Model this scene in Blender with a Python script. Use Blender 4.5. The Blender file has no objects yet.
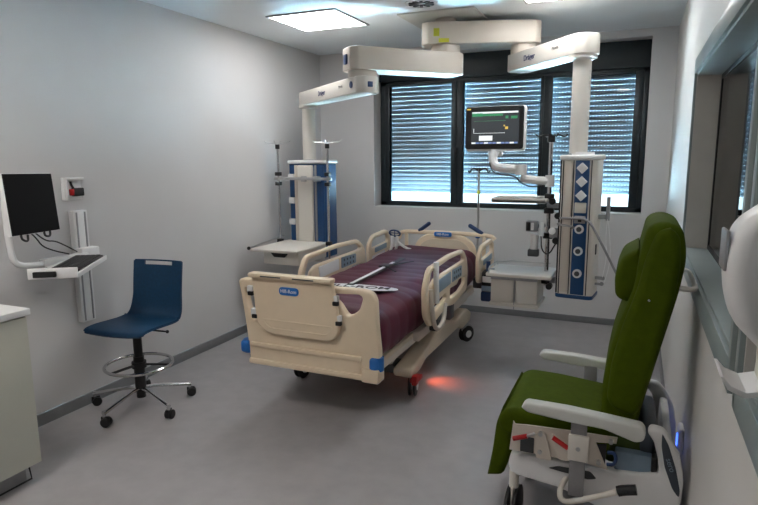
import bpy, bmesh, math, random
from mathutils import Vector, Matrix, Euler
random.seed(7)
SC = bpy.context.scene
COL = SC.collection
PI = math.pi
R = math.radians

# ------------------------------------------------------------------ materials
def mat(name, col, rough=0.5, metal=0.0, noise=0.0, scale=40.0, bump=0.0, coat=0.0, emit=None, estr=0.0,
        trans=0.0, alpha=1.0, ior=1.45, spec=0.5, stretch=None):
    m = bpy.data.materials.new(name); m.use_nodes = True
    nt = m.node_tree; b = nt.nodes['Principled BSDF']
    b.inputs['Base Color'].default_value = (*col, 1)
    b.inputs['Roughness'].default_value = rough
    b.inputs['Metallic'].default_value = metal
    b.inputs['Coat Weight'].default_value = coat
    b.inputs['IOR'].default_value = ior
    b.inputs['Specular IOR Level'].default_value = spec
    b.inputs['Transmission Weight'].default_value = trans
    b.inputs['Alpha'].default_value = alpha
    if emit:
        b.inputs['Emission Color'].default_value = (*emit, 1); b.inputs['Emission Strength'].default_value = estr
    tc = nt.nodes.new('ShaderNodeTexCoord'); mp = nt.nodes.new('ShaderNodeMapping')
    nt.links.new(tc.outputs['Object'], mp.inputs['Vector'])
    if stretch: mp.inputs['Scale'].default_value = stretch
    nz = nt.nodes.new('ShaderNodeTexNoise'); nz.inputs['Scale'].default_value = scale
    nz.inputs['Detail'].default_value = 4
    nt.links.new(mp.outputs['Vector'], nz.inputs['Vector'])
    if noise > 0:
        cr = nt.nodes.new('ShaderNodeValToRGB')
        cr.color_ramp.elements[0].position = .3; cr.color_ramp.elements[1].position = .7
        cr.color_ramp.elements[0].color = (*[c*(1-noise) for c in col], 1)
        cr.color_ramp.elements[1].color = (*[min(1, c*(1+noise)) for c in col], 1)
        nt.links.new(nz.outputs['Fac'], cr.inputs['Fac']); nt.links.new(cr.outputs['Color'], b.inputs['Base Color'])
    if bump > 0:
        bp = nt.nodes.new('ShaderNodeBump'); bp.inputs['Strength'].default_value = bump; bp.inputs['Distance'].default_value = .01
        nt.links.new(nz.outputs['Fac'], bp.inputs['Height']); nt.links.new(bp.outputs['Normal'], b.inputs['Normal'])
    return m

M = {}
M['wall']   = mat('wall_paint', (.62,.61,.61), .6, noise=.015, scale=3, bump=.0)
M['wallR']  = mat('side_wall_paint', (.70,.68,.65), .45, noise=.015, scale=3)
M['ceil']   = mat('ceiling_paint_daylit', (.83,.88,.91), .7, noise=.01, scale=2)  # blue tint puts the window daylight into the even paint colour
M['floor']  = mat('vinyl_floor', (.36,.345,.35), .38, noise=.06, scale=9, bump=.01)
M['base']   = mat('grey_skirting', (.20,.205,.215), .45, noise=.04, scale=20)
M['anth']   = mat('anthracite_aluminium', (.012,.020,.024), .4, noise=.1, scale=30)
M['gasket'] = mat('black_gasket', (.006,.006,.007), .5)
M['slat']   = mat('shutter_slat', (.22,.25,.30), .5, noise=.08, scale=15)
M['glass']  = mat('window_glass', (1,1,1), .0, trans=1, ior=1.5)
def pane_glass():
    m = bpy.data.materials.new('window_pane_glass'); m.use_nodes = True; nt = m.node_tree
    nt.nodes.remove(nt.nodes['Principled BSDF']); out = nt.nodes['Material Output']
    tr = nt.nodes.new('ShaderNodeBsdfTransparent'); tr.inputs[0].default_value = (.93, .97, .97, 1)
    gl = nt.nodes.new('ShaderNodeBsdfGlossy'); gl.inputs['Roughness'].default_value = .0
    fr = nt.nodes.new('ShaderNodeFresnel'); fr.inputs['IOR'].default_value = 1.5
    mx = nt.nodes.new('ShaderNodeMixShader'); nt.links.new(fr.outputs[0], mx.inputs[0]); nt.links.new(tr.outputs[0], mx.inputs[1]); nt.links.new(gl.outputs[0], mx.inputs[2])
    nt.links.new(mx.outputs[0], out.inputs['Surface']); return m
M['glass']  = pane_glass()
M['screen_frame'] = mat('grey_green_frame', (.25,.30,.30), .35, noise=.03, scale=12)
M['jamb']   = mat('beige_grey_jamb', (.52,.50,.465), .35, noise=.03, scale=12)
M['beige']  = mat('bed_beige_plastic', (.78,.64,.47), .42, noise=.02, scale=14)
M['beige2'] = mat('bed_beige_inset', (.62,.52,.40), .45, noise=.02, scale=14)
M['cream']  = mat('pendant_cream_paint', (.62,.56,.49), .38, noise=.02, scale=9)
M['creamL'] = mat('pendant_light_cream', (.70,.66,.60), .38, noise=.015, scale=9)
M['white']  = mat('white_plastic', (.78,.78,.78), .38, noise=.015, scale=12)
M['offw']   = mat('off_white_paint', (.60,.61,.58), .4, noise=.02, scale=10)
M['cab']    = mat('cabinet_laminate', (.53,.53,.46), .4, noise=.02, scale=10)
M['grey']   = mat('grey_metal', (.33,.33,.34), .4, .4, noise=.05, scale=30)
M['dgrey']  = mat('dark_grey_plastic', (.06,.065,.07), .45, noise=.08, scale=30)
M['black']  = mat('black_plastic', (.012,.012,.013), .45, noise=.15, scale=30)
M['matt']   = mat('matt_black_screen', (.008,.008,.009), .7, spec=.15)
M['chrome'] = mat('chrome', (.62,.62,.63), .14, 1.0, noise=.03, scale=8)
M['steel']  = mat('brushed_steel', (.5,.5,.5), .3, .9, noise=.06, scale=30, stretch=(1,1,12))
M['dblue']  = mat('deep_blue_panel', (.008,.055,.16), .35, noise=.06, scale=18)
M['blue']   = mat('bright_blue_plastic', (.02,.16,.52), .4, noise=.05, scale=20)
M['navy']   = mat('navy_plastic', (.02,.05,.14), .4, noise=.05, scale=20)
M['stool']  = mat('petrol_blue_shell', (.003,.040,.098), .55, noise=.12, scale=60, bump=.05)
M['maroon'] = mat('maroon_coated_fabric', (.075,.007,.024), .50, noise=.10, scale=16, bump=.12)
M['green']  = mat('green_vinyl_upholstery', (.052,.078,.001), .75, noise=.10, scale=30, bump=.06, spec=.12)
M['greenD'] = mat('green_piping', (.035,.062,.004), .6, noise=.1, scale=30)
M['red']    = mat('red_plastic', (.42,.01,.012), .4, noise=.05, scale=20)
M['panel']  = mat('slate_panel', (.055,.07,.09), .4, noise=.08, scale=40)
M['bgrey']  = mat('blue_grey_box', (.22,.30,.38), .4, noise=.04, scale=12)
M['clear']  = mat('translucent_bin', (.70,.66,.60), .35, noise=.02, scale=10, alpha=.85)
M['ink']    = mat('black_ink', (.01,.01,.012), .5)
M['inkw']   = mat('white_ink', (.8,.8,.8), .5)
M['inkb']   = mat('blue_ink', (.03,.04,.12), .5)
M['yel']    = mat('yellow_label', (.55,.55,.05), .5)
M['scr']    = mat('lit_screen', (.01,.012,.014), .2, emit=(.018,.02,.022), estr=1)
M['scrg']   = mat('lit_green', (.02,.1,.04), .3, emit=(.01,.10,.04), estr=1)
M['scrw']   = mat('lit_white', (.6,.6,.6), .3, emit=(.30,.33,.34), estr=1)
M['scrb']   = mat('lit_blue', (.1,.1,.2), .3, emit=(.05,.09,.18), estr=1)
M['scry']   = mat('lit_yellow', (.3,.2,.05), .3, emit=(.3,.2,.03), estr=1)
M['fill_front']  = mat('warm_fill_diffuser', (.9,.9,.9), .5, emit=(1,.93,.87), estr=10.5)
M['fill_dim']  = mat('dim_fill_diffuser', (.9,.9,.9), .5, emit=(1,.93,.87), estr=2.5)
M['tubeg']  = mat('grey_steel_tube', (.26,.26,.27), .35, .6, noise=.05, scale=20)
M['fill_next']  = mat('next_room_fill_diffuser', (.9,.9,.9), .5, emit=(1,.95,.90), estr=5.0)
M['lamp']   = mat('lamp_diffuser', (.9,.9,.9), .5, emit=(1,.99,.98), estr=7.0)
M['led']    = mat('blue_led', (.05,.1,.6), .3, emit=(.05,.14,1), estr=1.3)
M['redled'] = mat('red_led', (.6,.05,.02), .3, emit=(1,.12,.03), estr=3)

# ------------------------------------------------------------------ mesh builder
def inset(o, d):
    """move an outline inwards by d, dropping the corners that would fold over"""
    P_ = [Vector((p[0], p[1])) for p in o]
    P_ = [p for i, p in enumerate(P_) if (p-P_[i-1]).length > 2e-4]
    A = sum(P_[i-1].x*p.y-p.x*P_[i-1].y for i, p in enumerate(P_)); s_ = 1 if A > 0 else -1
    steps = 8
    for _ in range(steps):
        N = len(P_); Q = []
        for i, p in enumerate(P_):
            a = (p-P_[i-1]).normalized(); b = (P_[(i+1) % N]-p).normalized()
            n = Vector((-a.y-b.y, a.x+b.x))*s_
            if n.length < 1e-3: Q.append(p.copy()); continue
            n.normalize(); c = max(.4, n.dot(Vector((-a.y, a.x))*s_)); Q.append(p+n*(d/steps/c))
        # merge folded or tiny edges
        ok = False
        while not ok and len(Q) > 4:
            ok = True
            for i in range(len(Q)):
                j = (i+1) % len(Q)
                e0 = P_[j]-P_[i]; e1 = Q[j]-Q[i]
                if e1.dot(e0) <= 0 or e1.length < 1.2e-3:
                    Q[i] = (Q[i]+Q[j])/2; P_[i] = (P_[i]+P_[j])/2
                    del Q[j]; del P_[j]; ok = False; break
        P_ = Q
    return [(p.x, p.y) for p in P_]
class MB:
    """collects shapes, in world coordinates seen through the matrix T"""
    def __init__(s, T=None):
        s.v = []; s.f = []; s.T = T.copy() if T else Matrix.Identity(4); s.sm = []
    def add(s, verts, faces, smooth=False, L=None):
        n = len(s.v); m = s.T @ L if L else s.T
        s.v += [tuple(m @ Vector(v)) for v in verts]
        s.f += [tuple(i+n for i in f) for f in faces]; s.sm += [smooth]*len(faces)
        return s
    def bm(s, bm, smooth=False, L=None):
        bm.verts.ensure_lookup_table(); bm.verts.index_update()
        s.add([v.co[:] for v in bm.verts], [[v.index for v in f.verts] for f in bm.faces], smooth, L); bm.free(); return s
    def box(s, x0, x1, y0, y1, z0, z1, bev=0.0, seg=2, L=None):
        if x0 > x1: x0, x1 = x1, x0
        if y0 > y1: y0, y1 = y1, y0
        if z0 > z1: z0, z1 = z1, z0
        b = bmesh.new(); bmesh.ops.create_cube(b, size=1)
        for v in b.verts:
            v.co = Vector((x0+(v.co.x+.5)*(x1-x0), y0+(v.co.y+.5)*(y1-y0), z0+(v.co.z+.5)*(z1-z0)))
        if bev > 0:
            bev = min(bev, .49*min(x1-x0, y1-y0, z1-z0))
            bmesh.ops.bevel(b, geom=b.edges[:], offset=bev, segments=seg, affect='EDGES', profile=.5)
        return s.bm(b, bev > 0, L)
    def cyl(s, p0, p1, r, r1=None, n=20, cap=True):
        p0 = Vector(p0); p1 = Vector(p1); d = p1-p0; r1 = r if r1 is None else r1
        q = d.to_track_quat('Z', 'Y'); vs = []; fs = []
        for k in range(n):
            a = 2*PI*k/n
            vs.append(p0+q @ Vector((r*math.cos(a), r*math.sin(a), 0)))
        for k in range(n):
            a = 2*PI*k/n
            vs.append(p1+q @ Vector((r1*math.cos(a), r1*math.sin(a), 0)))
        s.add(vs, [(k, (k+1) % n, n+(k+1) % n, n+k) for k in range(n)], True)
        if cap: s.add(vs, [tuple(range(n))[::-1], tuple(range(n, 2*n))], False)
        return s
    def tube(s, pts, r, n=10, smooth=0, closed=False, flat=1.0):
        pts = [Vector(p) for p in pts]
        for _ in range(smooth):      # Chaikin corner cutting
            o = [] if closed else [pts[0]]
            rng = range(len(pts)) if closed else range(len(pts)-1)
            for i in rng:
                a, b = pts[i], pts[(i+1) % len(pts)]
                o += [a.lerp(b, .25), a.lerp(b, .75)]
            if not closed: o.append(pts[-1])
            pts = o
        N = len(pts); vs = []; fs = []; up = None
        for i, p in enumerate(pts):
            if closed: t = pts[(i+1) % N]-pts[i-1]
            else: t = pts[min(i+1, N-1)]-pts[max(i-1, 0)]
            t.normalize()
            if up is None:
                up = Vector((0, 0, 1)) if abs(t.z) < .9 else Vector((1, 0, 0))
            sd = t.cross(up)
            if sd.length < 1e-4: sd = t.cross(Vector((1, .2, 0)))
            sd.normalize(); up = sd.cross(t).normalized()
            for k in range(n):
                a = 2*PI*k/n; vs.append(p+sd*math.cos(a)*r+up*math.sin(a)*r*flat)
        for i in range(N if closed else N-1):
            j = (i+1) % N
            for k in range(n): fs.append((i*n+k, i*n+(k+1) % n, j*n+(k+1) % n, j*n+k))
        s.add(vs, fs, True)
        if not closed: s.add(vs, [tuple(range(n))[::-1], tuple(range((N-1)*n, N*n))], False)
        return s
    def sphere(s, c, r, sc=(1, 1, 1), u=16, v=10, L=None):
        b = bmesh.new(); bmesh.ops.create_uvsphere(b, u_segments=u, v_segments=v, radius=r)
        for w in b.verts: w.co = Vector((w.co.x*sc[0]+c[0], w.co.y*sc[1]+c[1], w.co.z*sc[2]+c[2]))
        return s.bm(b, True, L)
    def lathe(s, prof, c=(0, 0, 0), n=28, L=None):
        vs = []; fs = []
        for r_, z in prof:
            for k in range(n):
                a = 2*PI*k/n; vs.append((c[0]+r_*math.cos(a), c[1]+r_*math.sin(a), c[2]+z))
        for i in range(len(prof)-1):
            for k in range(n): fs.append((i*n+k, i*n+(k+1) % n, (i+1)*n+(k+1) % n, (i+1)*n+k))
        fs += [tuple(range(n))[::-1], tuple(range((len(prof)-1)*n, len(prof)*n))]
        return s.add(vs, fs, True, L)
    def plate(s, outlines, t, bev=.004, L=None, res=3):
        """2D outlines (first outer, others holes) extruded by t about the XY plane, bevelled"""
        cu = bpy.data.curves.new('tmp', 'CURVE'); cu.dimensions = '2D'; cu.fill_mode = 'BOTH'
        cu.extrude = max(t/2-bev, 0); cu.bevel_depth = bev; cu.bevel_resolution = res
        for oi, o in enumerate(outlines):
            o = inset(o, bev if oi == 0 else -bev)
            sp = cu.splines.new('POLY'); sp.points.add(len(o)-1); sp.use_cyclic_u = True
            for i, (x, y) in enumerate(o): sp.points[i].co = (x, y, 0, 1)
        ob = bpy.data.objects.new('tmp', cu); COL.objects.link(ob)
        dg = bpy.context.evaluated_depsgraph_get(); me = bpy.data.meshes.new_from_object(ob.evaluated_get(dg))
        s.add([v.co[:] for v in me.vertices], [tuple(p.vertices) for p in me.polygons], False, L)
        bpy.data.objects.remove(ob); bpy.data.curves.remove(cu); bpy.data.meshes.remove(me)
        return s
    def build(s, name, m, parent=None, loc=None, label=None, sharp=35):
        me = bpy.data.meshes.new(name); off = Vector((0, 0, 0))
        if parent is not None: off = Vector(parent['_o'])
        elif loc is not None: off = Vector(loc)
        me.from_pydata([tuple(Vector(v)-off) for v in s.v], [], s.f); me.validate()
        me.materials.append(m)
        b = bmesh.new(); b.from_mesh(me); bmesh.ops.remove_doubles(b, verts=b.verts, dist=1e-5)
        bmesh.ops.recalc_face_normals(b, faces=b.faces); b.to_mesh(me); b.free()
        for p in me.polygons: p.use_smooth = True
        try: me.set_sharp_from_angle(angle=R(sharp))
        except Exception: pass
        ob = bpy.data.objects.new(name, me); COL.objects.link(ob)
        if parent is not None: ob.parent = parent
        elif loc is not None: ob.location = loc
        ob['_o'] = off
        if label: ob['label'] = label
        return ob

def rnd(pts, r=.02, n=5):
    """round the corners of a polygon; r may be a list"""
    out = []; N = len(pts)
    for i, p in enumerate(pts):
        rr = r[i] if isinstance(r, (list, tuple)) else r
        a = Vector(pts[i-1]).to_2d(); b = Vector(p).to_2d(); c = Vector(pts[(i+1) % N]).to_2d()
        d1 = (a-b); d2 = (c-b); q = min(rr, d1.length*.49, d2.length*.49)
        if q < 1e-4: out.append((b.x, b.y)); continue
        s0 = b+d1.normalized()*q; s1 = b+d2.normalized()*q
        for k in range(n+1):
            t = k/n; w = s0*(1-t)**2+b*2*t*(1-t)+s1*t*t; out.append((w.x, w.y))
    return out
def circ(cx, cy, r, n=24, ry=None):
    return [(cx+r*math.cos(2*PI*k/n), cy+(ry or r)*math.sin(2*PI*k/n)) for k in range(n)]
# plane matrices: local (x,y) -> world
def XZ(y, flip=False):   # x->X, y->Z, thickness along Y
    return Matrix(((1, 0, 0, 0), (0, 0, -1, y), (0, 1, 0, 0), (0, 0, 0, 1)))
def YZ(x):   # x->Y, y->Z, thickness along X
    return Matrix(((0, 0, 1, x), (1, 0, 0, 0), (0, 1, 0, 0), (0, 0, 0, 1)))
def XY(z):
    return Matrix.Translation((0, 0, z))
def frame(p, rz=0, rx=0, ry=0):
    return Matrix.Translation(p) @ Euler((R(rx), R(ry), R(rz))).to_matrix().to_4x4()

def thing(name, label, cat, loc, group=None):
    o = bpy.data.objects.new(name, None); COL.objects.link(o); o.location = loc; o.empty_display_size = .1
    o['_o'] = Vector(loc); o['label'] = label; o['category'] = cat
    if group: o['group'] = group
    return o
def tag(o, label, cat, group=None, kind=None):
    o['label'] = label; o['category'] = cat
    if group: o['group'] = group
    if kind: o['kind'] = kind
    return o
def struct(name, mb, m, parent=None):
    o = mb.build(name, m, parent); 
    if parent is None: o['kind'] = 'structure'
    return o
def text(s, size, m, L, parent, name='lettering', ext=.0006, bold=0.0, sx=1.0):
    cu = bpy.data.curves.new('t', 'FONT'); cu.body = s; cu.size = size; cu.extrude = ext; cu.align_x = 'CENTER'; cu.align_y = 'CENTER'
    cu.offset = bold
    ob = bpy.data.objects.new('t', cu); COL.objects.link(ob)
    dg = bpy.context.evaluated_depsgraph_get(); me = bpy.data.meshes.new_from_object(ob.evaluated_get(dg))
    mb = MB(); mb.add([(v.co.x*sx, v.co.y, v.co.z) for v in me.vertices], [tuple(p.vertices) for p in me.polygons], False, L)
    bpy.data.objects.remove(ob); bpy.data.curves.remove(cu); bpy.data.meshes.remove(me)
    return mb.build(name, m, parent)
def basis(o, x, y):
    """matrix with local x, y along given world vectors"""
    x = Vector(x).normalized(); z = x.cross(Vector(y)).normalized(); y = z.cross(x)
    m = Matrix((x, y, z)).transposed().to_4x4(); m.translation = Vector(o); return m

# ------------------------------------------------------------------ room
XL, XR, D, H = -3.22, .248, 5.81, 2.66
YB = -1.6
WX0, WX1, WZ0, WZ1 = -2.585, .045, 1.055, 2.595   # rear window opening
REC = 6.01
# side window opening in right wall
SY0, SY1, SZ0, SZ1 = 1.66, 3.52, 1.09, 2.0
struct('floor', MB().box(XL-.2, 3.4, YB-.2, 6.2, -.12, 0), M['floor'])
struct('ceiling', MB().box(XL-.2, 3.4, YB-.2, 6.2, H, H+.12), M['ceil'])
struct('wall_left', MB().box(XL-.15, XL, YB, D, 0, H), M['wall'])
struct('wall_front', MB().box(XL-.15, 3.3, YB-.15, YB, 0, H), M['wall'])
w = MB()
w.box(XL-.15, WX0, D, 6.14, 0, H); w.box(WX1, 3.3, D, 6.14, 0, H)
w.box(WX0, WX1, D, 6.14, 0, WZ0); w.box(WX0, WX1, D, 6.14, WZ1, H)
struct('wall_back', w, M['wall'])
w = MB()
WT = .16
w.box(XR, XR+WT, SY1, D, 0, H); w.box(XR, XR+WT, YB, SY1, 0, SZ0); w.box(XR, XR+WT, YB, SY1, SZ1, H)
w.box(XR, XR+WT, YB, -.2, SZ0, SZ1)
struct('wall_right', w, M['wallR'])
struct('wall_neighbour', MB().box(3.2, 3.3, YB, D, 0, H), M['wall'])
struct('baseboard_left', MB().box(XL, XL+.014, YB, D-.014, 0, .075, .003), M['base'])
struct('baseboard_back', MB().box(XL+.0, XR, D-.014, D, 0, .062, .003), M['base'])
struct('baseboard_right', MB().box(XR-.014, XR, YB, D-.014, 0, .062, .003), M['base'])

# rear window: box head, frame, three sashes, shutters
win = MB()
win.box(WX0, WX1, REC-.05, REC+.10, 2.36, WZ1, .004)
struct('window_1', win, M['anth'])
win = bpy.data.objects['window_1']; win['_o'] = Vector((0, 0, 0))
fr = MB()
fr.box(WX0, WX1, REC-.02, REC+.10, WZ0, WZ0+.045, .004)
fr.box(WX0, WX1, REC-.02, REC+.10, 2.32, 2.362, .004)
fr.box(WX0, WX0+.075, REC-.02, REC+.10, WZ0, 2.36, .004)
fr.box(WX1-.06, WX1, REC-.02, REC+.10, WZ0, 2.36, .004)
fr.build('window_frame', M['anth'], win)
sash = [(-2.52, -1.735), (-1.735, -.87), (-.87, .0)]
openings = [(-2.475, -1.79), (-1.665, -.905), (-.795, -.072)]
for (a, b), (x0, x1) in zip(sash, openings):
    s = MB(); z0, z1 = WZ0+.035, 2.335
    s.box(a, x0, REC-.035, REC+.03, z0, z1, .004); s.box(x1, b, REC-.035, REC+.03, z0, z1, .004)
    s.box(x0, x1, REC-.035, REC+.03, z0, 1.105, .004); s.box(x0, x1, REC-.035, REC+.03, 2.312, z1, .004)
    so = s.build('sash', M['anth'], win)
    MB().box(x0-.01, x1+.01, REC-.004, REC+.004, 1.10, 2.32).build('pane', M['glass'], so)
hd = MB(); hd.box(-1.755, -1.72, REC-.05, REC-.035, 1.60, 1.67, .004); hd.box(-1.748, -1.728, REC-.085, REC-.065, 1.52, 1.66, .006); hd.cyl((-1.738, REC-.035, 1.645), (-1.738, REC-.075, 1.645), .01)
hd.build('handle', M['black'], win)
# roller shutter: slats with slots between them (real openings)
def shutter(x0, x1, zb, name):
    sl = MB(); pitch = .0465; z = zb; yy = REC+.085
    n = int((2.42-zb)/pitch)+1
    for i in range(n):
        za = zb+i*pitch
        gap = .0034 if i > 7 else .0042
        e = pitch-gap; prof = [(0, 0), (-.006, .009), (-.009, .0205), (-.006, .032), (0, e)]
        vs = []; fs = []
        for (dy, dz) in prof: vs += [(x0, yy+dy, za+dz), (x1, yy+dy, za+dz)]
        for k in range(4): fs.append((2*k, 2*k+1, 2*k+3, 2*k+2))
        vs2 = [(a, b+.008, c) for a, b, c in vs]; k0 = len(vs)
        fs += [tuple(reversed([i_+k0 for i_ in f])) for f in fs[:4]]
        sl.add(vs+vs2, fs)
        # webs between the slots
        if i < n-1:
            x = x0; p = .029
            while x < x1:
                sl.add([(x, yy+.004, za+e), (x+p*(.62 if i > 7 else .40), yy+.004, za+e), (x+p*(.62 if i > 7 else .40), yy+.004, za+pitch), (x, yy+.004, za+pitch)], [(0, 1, 2, 3)])
                x += p
    return sl.build(name, M['slat'], win)
for (x0, x1), zb in zip(openings, (1.195, 1.19, 1.21)):
    shutter(x0-.03, x1+.03, zb, 'roller_shutter')

# side window to the next room
sw = MB()
fx0, fx1 = XR-.012, XR+.11
def sidewin(y0, y1, nm):
    f = MB()
    f.box(XR-.012, XR+.004, y0-.02, y1+.02, SZ1, SZ1+.075, .002); f.box(XR-.012, XR+.004, y0-.02, y1+.02, SZ0-.085, SZ0, .002)
    f.box(XR-.012, XR+.004, y1, y1+.03, SZ0-.085, SZ1+.075, .002); f.box(XR-.012, XR+.004, y0-.03, y0, SZ0-.085, SZ1+.075, .002)
    f.box(XR, XR+WT, y0, y1, SZ0-.004, SZ0+.012, .001); f.box(XR, XR+WT, y0, y1, SZ1-.012, SZ1+.004, .001)
    o = f.build(nm, M['screen_frame']); o['kind'] = 'structure'
    j = MB(); j.box(XR, XR+WT, y1-.014, y1+.004, SZ0+.012, SZ1-.012); j.box(XR, XR+WT, y0-.004, y0+.014, SZ0+.012, SZ1-.012)
    j.build('jamb', M['jamb'], o)
    g = MB(); gx = XR+.115; t = .022
    for a in ((y0+.014, y1-.014, SZ0+.012, SZ0+.012+t), (y0+.014, y1-.014, SZ1-.012-t, SZ1-.012), (y0+.014, y0+.014+t, SZ0+.012, SZ1-.012), (y1-.014-t, y1-.014, SZ0+.012, SZ1-.012)):
        g.box(gx-.007, gx+.007, *a)
    g.build('gasket', M['gasket'], o)
    MB().box(gx-.003, gx+.003, y0+.02, y1-.02, SZ0+.015, SZ1-.015).build('pane', M['glass'], o)
sidewin(SY0, SY1, 'window_2')
sidewin(.1, SY0-.14, 'window_3')
w = MB().box(XR, XR+WT, SY0-.14, SY0, SZ0, SZ1); struct('trim_1', w, M['jamb'])
w = MB().box(XR, XR+WT, -.2, .1, SZ0, SZ1); struct('trim_2', w, M['wallR'])

# ------------------------------------------------------------------ ceiling lights
def panel(cx, cy, w, label, on='lamp'):
    t = thing('ceiling_light', label, 'ceiling light', (cx, cy, H), 'square panel lights in the ceiling')
    f = MB(); h = w/2
    for a in ((cx-h-.018, cx+h+.018, cy-h-.018, cy-h), (cx-h-.018, cx+h+.018, cy+h, cy+h+.018), (cx-h-.018, cx-h, cy-h, cy+h), (cx+h, cx+h+.018, cy-h, cy+h)):
        f.box(*a, H-.012, H, .002)
    f.build('frame', M['grey'], t)
    MB().box(cx-h, cx+h, cy-h, cy+h, H-.009, H-.003).build('diffuser', M[on], t)
    return t
panel(-2.40, 4.34, .57, 'bright square ceiling light above the left wall side of the bed')
panel(-.50, 4.17, .57, 'square ceiling light cut off by the top edge of the photo')
panel(-2.40, 1.0, .57, 'unseen square panel added above the cabinet end to light the front half of the room', 'fill_front')  # out of view, added to brighten the footboard and front floor
panel(-.50, 1.0, .57, 'unseen dim square panel added above the viewer as fill light by the right wall', 'fill_dim')  # weak fill panel, added out of view
panel(1.7, 2.6, .57, 'unseen square panel added in the next room to brighten the side window', 'fill_next')  # added fill so the side window's glass and jamb are not dark
v = thing('ceiling_vent', 'small round slotted air vent in the ceiling beside the ceiling mount', 'vent', (-1.48, 4.17, H))
VM = MB(); VM.lathe([(.12, 0), (.118, -.006), (.10, -.01), (.10, -.004)], (-1.48, 4.17, H)); VM.build('rim', M['white'], v)
for k in range(10):
    a = 2*PI*k/10
    MB().box(.03, .092, -.011, .011, -.012, -.004, .002, L=frame((-1.48, 4.17, H), math.degrees(a))).build('slot', M['dgrey'], v)

# ------------------------------------------------------------------ ceiling supply arms
def armbox(mb, p0, p1, z0, z1, w, end0=.1, end1=.1, taper=None, ch=.02):
    """box arm from p0 to p1 in plan with chamfered ends"""
    d = Vector((p1[0]-p0[0], p1[1]-p0[1])); L = d.length; a = math.atan2(d.y, d.x)
    w1 = taper or w
    pts = [(-end0, -w/2+.05), (-end0+.05, -w/2), (L+end1-.05, -w1/2), (L+end1, -w1/2+.05), (L+end1, w1/2-.05), (L+end1-.05, w1/2), (-end0+.05, w/2), (-end0, w/2-.05)]
    mb.plate([rnd(pts, .012, 2)], z1-z0, .007, Matrix.Translation((p0[0], p0[1], (z0+z1)/2)) @ Matrix.Rotation(a, 4, 'Z'))
    return a
HUB = (-1.46, 4.70)
EA = (-.885, 4.90); PB = (-.385, 4.30)
E1 = (-1.95, 4.18); P2 = (-2.86, 4.93)
t = thing('ceiling_supply_arms', 'cream jointed supply arms hanging from one square ceiling plate above the bed', 'ceiling arm', (HUB[0], HUB[1], H))
MB().box(HUB[0]-.30, HUB[0]+.30, HUB[1]-.30, HUB[1]+.30, H-.012, H, .003).build('ceiling_plate', M['offw'], t)
MB().cyl((*HUB, H-.012), (*HUB, 2.605), .085, n=32).build('hub', M['cream'], t); MB().cyl((*HUB, 2.448), (*HUB, 2.383), .115, n=32).build('joint', M['cream'], t)
a = MB(); ang = armbox(a, HUB, EA, 2.445, 2.61, .26, .19, .12); ua = a.build('upper_arm', M['cream'], t)
lab = MB(); dA = Vector((math.cos(ang), math.sin(ang), 0)); nA = Vector((math.sin(ang), -math.cos(ang), 0))
MB().box(-.10, -.055, -.002, .002, -.03, .03, L=basis(Vector((*HUB, 2.53))+nA*.1315, dA, -nA)).build('yellow_label', M['yel'], ua)
lab.box(-.06, .02, -.002, .002, -.075, -.045, L=basis(Vector((*HUB, 2.53))+nA*.1315, dA, -nA))
lab.build('yellow_label', M['yel'], ua)
# left chain
a = MB(); ang = armbox(a, HUB, E1, 2.22, 2.385, .25, .12, .13); o = a.build('arm', M['cream'], t)
a = MB(); a.box(-.125, -.118, 0, .0, 0, 0) if 0 else None
d1 = Vector((math.cos(ang), math.sin(ang), 0))
MB().box(-.012, .012, -.03, .03, -.035, .035, .004, L=frame((E1[0]+d1.x*.13, E1[1]+d1.y*.13, 2.30), math.degrees(ang))).build('end_cap', M['navy'], o)
MB().cyl((*E1, 2.225), (*E1, 2.17), .11, n=32).build('joint', M['cream'], t)
a = MB(); ang = armbox(a, E1, P2, 2.055, 2.175, .19, .13, .10, taper=.15); la = a.build('arm', M['creamL'], t)
d = Vector((math.cos(ang), math.sin(ang), 0)); n_ = Vector((math.sin(ang), -math.cos(ang), 0))
if n_.y > 0: n_ = -n_
text('Dräger', .055, M['inkb'], basis(Vector((*E1, 2.115))+d*.62+n_*.089, -d, (0, 0, 1)), la, bold=.001)
text('Movita', .030, M['dgrey'], basis(Vector((*E1, 2.125))+d*.20+n_*.097, -d, (0, 0, 1)), la)
MB().box(-.008, .008, -.02, .02, -.02, .02, .004, L=frame((E1[0]-d.x*.13, E1[1]-d.y*.13, 2.115), math.degrees(ang))).build('end_cap', M['navy'], la)
eb = MB(); eb.cyl((E1[0]+n_.x*.09, E1[1]+n_.y*.09, 2.12), (E1[0]+n_.x*.099, E1[1]+n_.y*.099, 2.12), .026)
eb.build('end_cap', M['navy'], la)
# right chain
MB().cyl((*EA, 2.448), (*EA, 2.372), .10, n=32).build('joint', M['cream'], t)
a = MB(); ang = armbox(a, EA, PB, 2.245, 2.375, .20, .12, .10, taper=.19); rb = a.build('arm', M['creamL'], t)
d = Vector((math.cos(ang), math.sin(ang), 0)); n_ = Vector((math.sin(ang), -math.cos(ang), 0))
if n_.x > 0: n_ = -n_
text('Dräger', .055, M['inkb'], basis(Vector((*EA, 2.31))+d*.26+n_*.100, d, (0, 0, 1)), rb, bold=.001)
text('Movita', .030, M['dgrey'], basis(Vector((*EA, 2.32))+d*.60+n_*.099, d, (0, 0, 1)), rb)
MB().cyl((EA[0]+dA.x*.115, EA[1]+dA.y*.115, 2.54), (EA[0]+dA.x*.13, EA[1]+dA.y*.13, 2.54), .03).build('end_cap', M['navy'], ua)
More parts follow.
